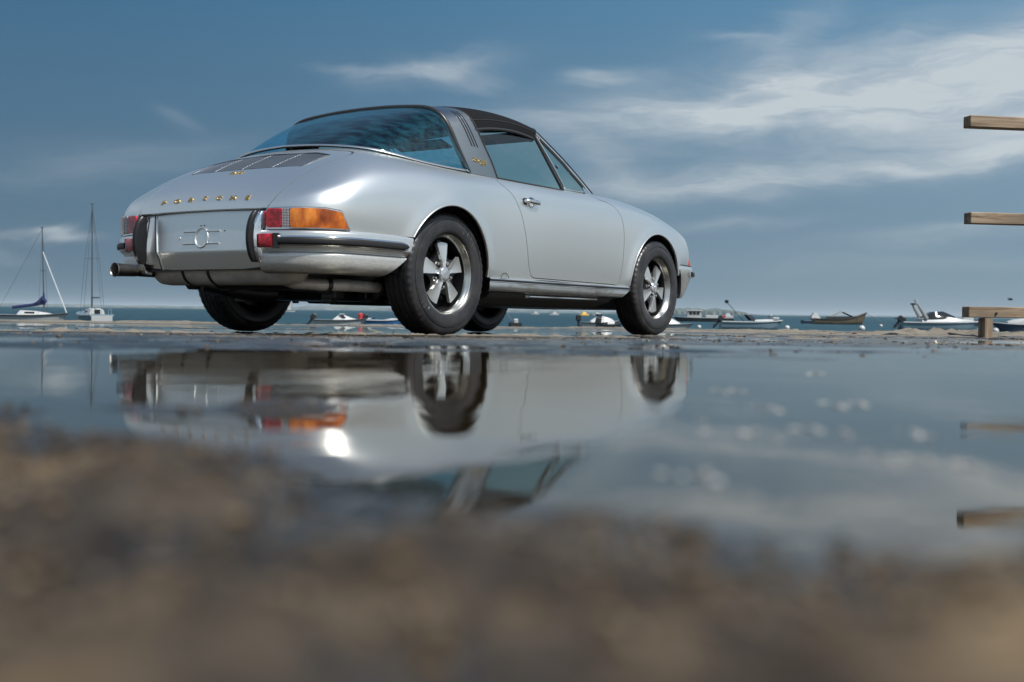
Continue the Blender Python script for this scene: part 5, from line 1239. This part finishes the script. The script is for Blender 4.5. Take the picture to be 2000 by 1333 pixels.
# boats between the rear wheels
r_,tp=base_boat('motor_boat','low white open boat with raised dark outboard, seen between the two rear wheels','boat','boats moored offshore',4.6,1.8,.45,'gel2',664,104,3,band='hulldark'); outboard(r_,-2.35,.35,35)
loft_boxes('console',[(-.6,.5,.4,.42,.5),(-.2,.5,.35,.42,.82),(.3,.5,.3,.42,.92),(.9,.45,.3,.42,.65),(1.5,.3,.2,.45,.5)],'gel',r_); screen(r_,.3,.5,.6,.95)
r_,tp=base_boat('motor_boat','small boat with a red cloth over its engine, left of the near rear wheel','boat','boats moored offshore',1.9,1.2,.5,'navy',712,108,20); mb=MB(); mb.box((-.6,-.18,.4),(-.2,.18,1.05),.10); mb.obj('engine_cover','redp',r_)
loft_boxes('foredeck',[(-.1,.4,.3,.45,.55),(.4,.4,.3,.45,.62),(.8,.2,.1,.5,.58)],'gel2',r_)
r_,tp=base_boat('motor_boat','blue open boat with pale gunwale partly hidden by the near rear wheel','boat','boats moored offshore',3.4,1.5,.50,'blueb',752,106,5,band='gel'); outboard(r_,-1.7,.35,20); loft_boxes('bow_cover',[(0,.5,.4,.46,.52),(.6,.5,.4,.46,.62),(1.3,.3,.2,.5,.6)],'gel',r_)
# between the near rear wheel and the near front wheel
r_,tp=base_boat('moored_dinghy','small dark moored dinghy with a pale engine, behind the gap under the door','dinghy','boats moored offshore',1.6,1.1,.40,'hulldark',1005,100,100); mb=MB(); mb.box((-.6,-.2,.3),(-.25,.2,.75),.08); mb.obj('outboard_motor','gel2',r_)
mb=MB(); mb.tube([(.7,0,.35),(1.2,.9,1.9)],.02,5); mb.obj('fishing_rod','spar',r_)
r_,tp=base_boat('motor_boat','white motor boat with dark upright engine just left of the near front wheel','boat','boats moored offshore',3.4,1.7,.50,'gel2',1172,104,4,band='hulldark'); outboard(r_,-1.75,.55,0); loft_boxes('console',[(-.9,.6,.5,.45,.62),(-.4,.6,.4,.45,.95),(.2,.6,.4,.45,1.05),(.9,.5,.4,.45,.85),(1.3,.3,.2,.45,.55)],'gel',r_); screen(r_,-.1,.55,.9,1.25)
r_,tp=base_boat('inflatable_boat','dark inflatable boat with a black engine half hidden by the near front wheel','boat','boats moored offshore',1.9,1.2,.38,'hulldark',1192,100,6); outboard(r_,-.95,.3,15); loft_boxes('seat_box',[(-.3,.3,.25,.35,.6),(.3,.3,.25,.35,.62)],'gel2',r_)
# right of the front wheel
r_,tp=base_boat('motor_boat','white speedboat with low screen just right of the near front wheel','boat','boats moored offshore',5.2,1.9,.42,'gel2',1295,103,2,band='hulldark',bowrise=.1); loft_boxes('cabin',[(-.8,.6,.5,.40,.7),(-.2,.6,.5,.40,1.0),(.6,.6,.4,.42,.95),(1.4,.4,.3,.45,.55)],'gel',r_); screen(r_,.4,.6,.75,1.15)
r_,tp=base_boat('cabin_boat','long low dark-hulled boat with a flat white cabin top, right of the front wheel','boat','boats moored offshore',10.6,2.6,.75,'hulldark',1372,210,178,band='gel2',bowrise=.15)
loft_boxes('wheelhouse',[(.3,.9,.85,.7,1.0),(.5,.9,.85,.7,1.9),(2.6,.9,.85,.7,1.9),(2.9,.9,.85,.7,1.0)],'gel2',r_); bxo('wheelhouse_roof',(.2,-1.0,1.88),(3.0,1.0,2.05),'gel',r_,.03)
for k in range(3): bxo('wheelhouse_window',(.7+.65*k,-.93,1.25),(1.2+.65*k,-.86,1.75),'smoke',r_,0)
for k in range(3): bxo('wheelhouse_window',(.7+.65*k,.86,1.25),(1.2+.65*k,.93,1.75),'smoke',r_,0)
bxo('deck_seat',(-2.6,-.7,.7),(-.4,.7,1.15),'gel',r_,.05); bxo('deck_engine_box',(-4.0,-.5,.7),(-3.2,.5,1.1),'redp',r_,.05)
r_,tp=base_boat('motor_boat','grey-blue runabout with tilted black outboard and a slanting pole','boat','boats moored offshore',5.7,2.0,.72,'hullblue',1467,109,0,band='gel',bowrise=.12); outboard(r_,-2.9,.55,40); screen(r_,-.1,.85,.80,1.35,.5); loft_boxes('foredeck',[(.2,.8,.6,.74,.86),(1.4,.6,.5,.76,.92),(2.5,.2,.1,.82,.90)],'gel',r_)
mb=MB(); mb.tube([(-.7,0,.7),(-2.25,.1,2.45)],.03,6); mb.lathe([(-.16,.01),(-.12,.16),(.12,.18),(.17,.01)],14,'z',(-2.28,.1,2.50)); mb.obj('folded_canopy_pole','hulldark',r_); bxo('bow_locker',(1.9,-.35,.86),(2.5,.35,1.12),'gel2',r_,.05)
r_,tp=base_boat('wooden_boat','dark brown wooden boat with upturned bow and a low tent-shaped grey awning','boat','boats moored offshore',8.4,2.6,.85,'wood',1640,185,0,band='hulldark',bowrise=1.0,sheer=.3)
V=[(-1.4,-1.0,1.2),(0.2,-1.1,1.95),(1.9,-1.0,1.2),(-1.4,1.0,1.2),(.2,0,2.15),(1.9,1.0,1.2),(.2,1.1,1.95)]; MB().add(V,[(0,1,4),(1,2,4),(2,5,4),(5,6,4),(6,3,4),(3,0,4)]).obj('tent_awning','canvas_grey',r_,smooth=0)
loft_boxes('side_cloths',[(-2.0,1.05,1.0,.7,1.2),(2.4,1.05,1.0,.7,1.25)],'hulldark',r_); mb=MB(); mb.tube([(4.1,0,1.7),(7.5,0,0)],.03,4); mb.obj('mooring_line','spar',r_)
r_,tp=base_boat('motor_boat','small blue-hulled boat with white console just astern of the wooden boat','boat','boats moored offshore',3.4,1.6,.55,'navy',1586,190,8,band='hullblue'); loft_boxes('console',[(-.3,.5,.4,.5,1.2),(.2,.5,.4,.5,1.8),(.6,.5,.4,.5,1.7),(1.2,.4,.3,.5,1.0)],'gel',r_)
r_,tp=base_boat('cabin_cruiser','pale blue sports cruiser with raked radar arch and dark cockpit canopy','boat','boats moored offshore',7.3,2.5,.85,'hullblue',1835,112,-3,band='gel',bowrise=.12,sheer=.05)
loft_boxes('deckhouse',[(-1.9,1.0,.9,.85,1.15),(-1.2,1.0,.8,.85,1.3),(.6,.95,.75,.88,1.35),(2.3,.6,.5,.92,1.12),(3.2,.2,.1,.95,1.0)],'gel2',r_)
loft_boxes('cockpit_canopy',[(-1.6,.95,.85,1.15,1.35),(-1.0,.95,.75,1.15,1.78),(.1,.9,.65,1.2,1.85),(1.3,.6,.4,1.3,1.38)],'smoke',r_)
for sg in (1,-1): mb=MB(); mb.tube([(-1.5,1.0*sg,1.1),(-2.1,.95*sg,2.1),(-2.35,.85*sg,2.55)],[.20,.15,.10],8,flat=.4); mb.obj('radar_arch_leg','canvas_grey',r_)
bxo('radar_arch_top',(-2.55,-.88,2.45),(-2.15,.88,2.62),'canvas_grey',r_,.04); mb=MB(); mb.tube([(-2.3,0,2.6),(-2.25,0,3.05)],.04,6); mb.lathe([(-.08,.01),(-.06,.16),(.06,.16),(.08,.01)],12,'z',(-2.28,0,2.85)); mb.obj('radar_dome','gel2',r_)
outboard(r_,-3.7,.75,35); outboard(r_,-3.35,.65,15); 
r_,tp=base_boat('motor_boat','dark maroon hulled boat partly hidden behind the end of the lowest rail','boat','boats moored offshore',4.6,2.0,.85,'hulldark',1895,180,0,band='navy',bowrise=.5); loft_boxes('console',[(-1.2,.6,.5,.8,1.2),(-.4,.6,.5,.8,1.6),(.3,.5,.4,.8,1.2)],'gel2',r_)
r_,tp=base_boat('motor_boat','dark blue boat with white deck seen under the lowest rail at the right edge','boat','boats moored offshore',6.0,2.2,.75,'navy',1998,115,178,band='gel',bowrise=.1); loft_boxes('deckhouse',[(-1.5,.7,.6,.75,1.0),(-.6,.7,.6,.75,1.3),(.8,.6,.5,.78,1.2),(1.6,.4,.3,.8,.95)],'gel2',r_)
# tiny far boats
far=[(1140,520,'yellow','tiny yellow boat far out beneath the sill, nearest the front wheel'),(1082,560,'gel','tiny white boat far out beneath the middle of the sill'),(1045,620,'gel2','tiny pale grey boat far out beneath the sill, right of the moored dinghy'),(1165,640,'gel','tiny white boat far out just left of the near front wheel'),(1505,900,'hulldark','tiny dark boat on the horizon above the grey-blue runabout'),(1420,420,'gel','tiny white boat in front of the wooded headland'),(30,900,'gel2','tiny pale boat on the horizon between the left edge and the first mast'),(1755,700,'hulldark','tiny dark boat on the horizon left of the sports cruiser')]
for px,Y,m,lb in far:
    r_,tp=base_boat('far_boat',lb,'boat','boats far out',5.0,2.0,.7,m,px,Y,10); loft_boxes('cabin',[(-.9,.6,.5,.7,1.2),(-.5,.6,.5,.7,1.9),(.6,.6,.5,.7,1.8),(1.1,.4,.3,.7,1.1)],'gel2' if m!='yellow' else 'yellow',r_)
# mooring buoys
bu=[(1365,112,.20,'gel','white mooring buoy between the front wheel and the grey-blue runabout'),(1537,112,.25,'gel','white mooring buoy just off the bow of the grey-blue runabout'),(1683,113,.30,'gel','large white mooring buoy below the bow of the wooden boat'),(1720,150,.22,'gel','white mooring buoy between the wooden boat and the sports cruiser'),(1912,114,.22,'gel','white mooring buoy just left of the railing post'),(1944,104,.30,'gel2','dirty white mooring buoy just right of the railing post'),(1344,108,.16,'gel2','small grey mooring buoy close beside the near front wheel'),(745,130,.2,'orange','orange mooring buoy behind the blue open boat')]
for px,Y,rad,m,lb in bu:
    r_=link('mooring_buoy',None,label=lb,cat='buoy',group='mooring buoys'); r_.location=((px-1000)/FPX*Y,Y,SEA+rad*.45)
    mb=MB(); mb.lathe([(-rad*math.cos(t),max(.001,rad*math.sin(t))) for t in np.linspace(0,math.pi,12)],18,'z'); mb.obj('float',m,r_,smooth=60); mb=MB(); mb.tube([(0,0,rad*.9),(0,0,rad*1.25)],rad*.12,6); mb.obj('mooring_ring','spar',r_)
# gulls / bird
r_=link('gull',None,label='dark gull in flight low over the water above the lowest rail at right',cat='bird'); r_.location=((1972-1000)/FPX*60,60,CAM_H+(621.5-586)/FPX*60)
mb=MB(); mb.tube([(-.12,0,0),(-.06,0,.02),(.06,0,.02),(.13,0,.0)],[.015,.05,.045,.008],8); mb.obj('bird_body','hulldark',r_)
for sg in (1,-1): MB().add([(.03,.03*sg,.03),(-.05,.03*sg,.03),(-.07,.16*sg,.09),(-.06,.30*sg,.02),(.0,.17*sg,.10)],[(0,1,2,4),(4,2,3)]).add([(.03,.03*sg,.025),(-.05,.03*sg,.025),(-.07,.16*sg,.085),(-.06,.30*sg,.015),(.0,.17*sg,.095)],[(4,2,1,0),(3,2,4)]).obj('wing','hulldark',r_,smooth=0)
# ================================================================== WOODEN RAILING
M['timber']=mat('weathered_timber',(0.30,0.23,0.16),0.75)
def f(t,b,o):
    # grain runs along the longest side (local x)
    oi=t.node('ShaderNodeObjectInfo'); vv=t.node('ShaderNodeVectorMath',operation='SCALE'); vv.inputs[0].default_value=(7.3,3.1,5.7); t.l.new(oi.outputs['Random'],vv.inputs['Scale']); va=t.node('ShaderNodeVectorMath',operation='ADD',i_0=o,i_1=vv.outputs[0]); o=va.outputs[0]
    n=t.noise(t.mapping(o,(2.0,34,34)),1.0,6,0.6,1.2); k=t.noise(t.mapping(o,(5,9,9),(.3,.2,.1)),1.0,2,0.5); big=t.noise(t.mapping(o,(1.4,3,3)),1.0,3,0.5)
    c=t.ramp(n,((0.30,(0.075,0.05,0.03)),(0.45,(0.19,0.135,0.085)),(0.60,(0.29,0.22,0.15)),(0.75,(0.36,0.30,0.22)))); c=t.mix(t.maprange(k,0.66,0.72),c,(0.06,0.035,0.02,1)); c=t.mix(t.maprange(big,.42,.65,0,.75),c,(0.10,0.078,0.058,1))
    t.put(b.inputs['Base Color'],c); bumpy(t,b,n,0.4,0.004)
tune(M['timber'],f)
rail=link('wooden_railing',None,label='weathered timber railing with three horizontal rails coming in from the right edge',cat='railing')
RY=9.0; ang=R_(9.6); rail.location=((1884-1000)/FPX*RY,RY,0); rail.rotation_euler=(0,0,ang)
def beam(name,x0,x1,y0,y1,z0,z1,vert=False):
    if vert:
        mb=MB(); L=(z1-z0); mb.box((-L/2,-(x1-x0)/2,-(y1-y0)/2),(L/2,(x1-x0)/2,(y1-y0)/2),.004); o=mb.obj(name,'timber',rail); o.location=((x0+x1)/2,(y0+y1)/2,(z0+z1)/2); o.rotation_euler=(0,R_(-90),0); o.rotation_euler=Matrix(((0,0,0),(0,0,0),(0,0,0))).to_euler() if False else o.rotation_euler
        o.rotation_mode='QUATERNION'; o.rotation_quaternion=Quaternion((0,1,0),R_(-90))@Quaternion((1,0,0),R_(90))
    else:
        mb=MB(); mb.box((x0,y0-(y0+y1)/2,z0-(z0+z1)/2),(x1,y1-(y0+y1)/2,z1-(z0+z1)/2),.005); o=mb.obj(name,'timber',rail); o.location=(0,(y0+y1)/2,(z0+z1)/2)
    return o
hz=HORIZON+(1884-1000)*math.tan(ROLL); zof=lambda y: CAM_H+(hz-y)/FPX*RY
gz=-.080-.0101*(RY-6.384)
for (ya,yb_,dx) in ((229,251.5,-.02),(416,438,0),(599,620.5,0)): beam('rail',dx,3.4,-.05,.05,zof(yb_),zof(ya))
beam('post',.135,.205,-.045,.045,gz-.15,zof(620.5)-.002,True)
beam('post',1.55,1.66,.054,.16,gz-.2,zof(229)+.12,True); beam('post',3.1,3.21,.054,.16,gz-.2,zof(229)+.12,True)
mb=MB(); mb.lathe([(-.004,.010),(-.012,.009),(-.014,.0001)],8,'y',(.225,-.048,zof(612))); mb.obj('bolt_head','dark_metal',rail)
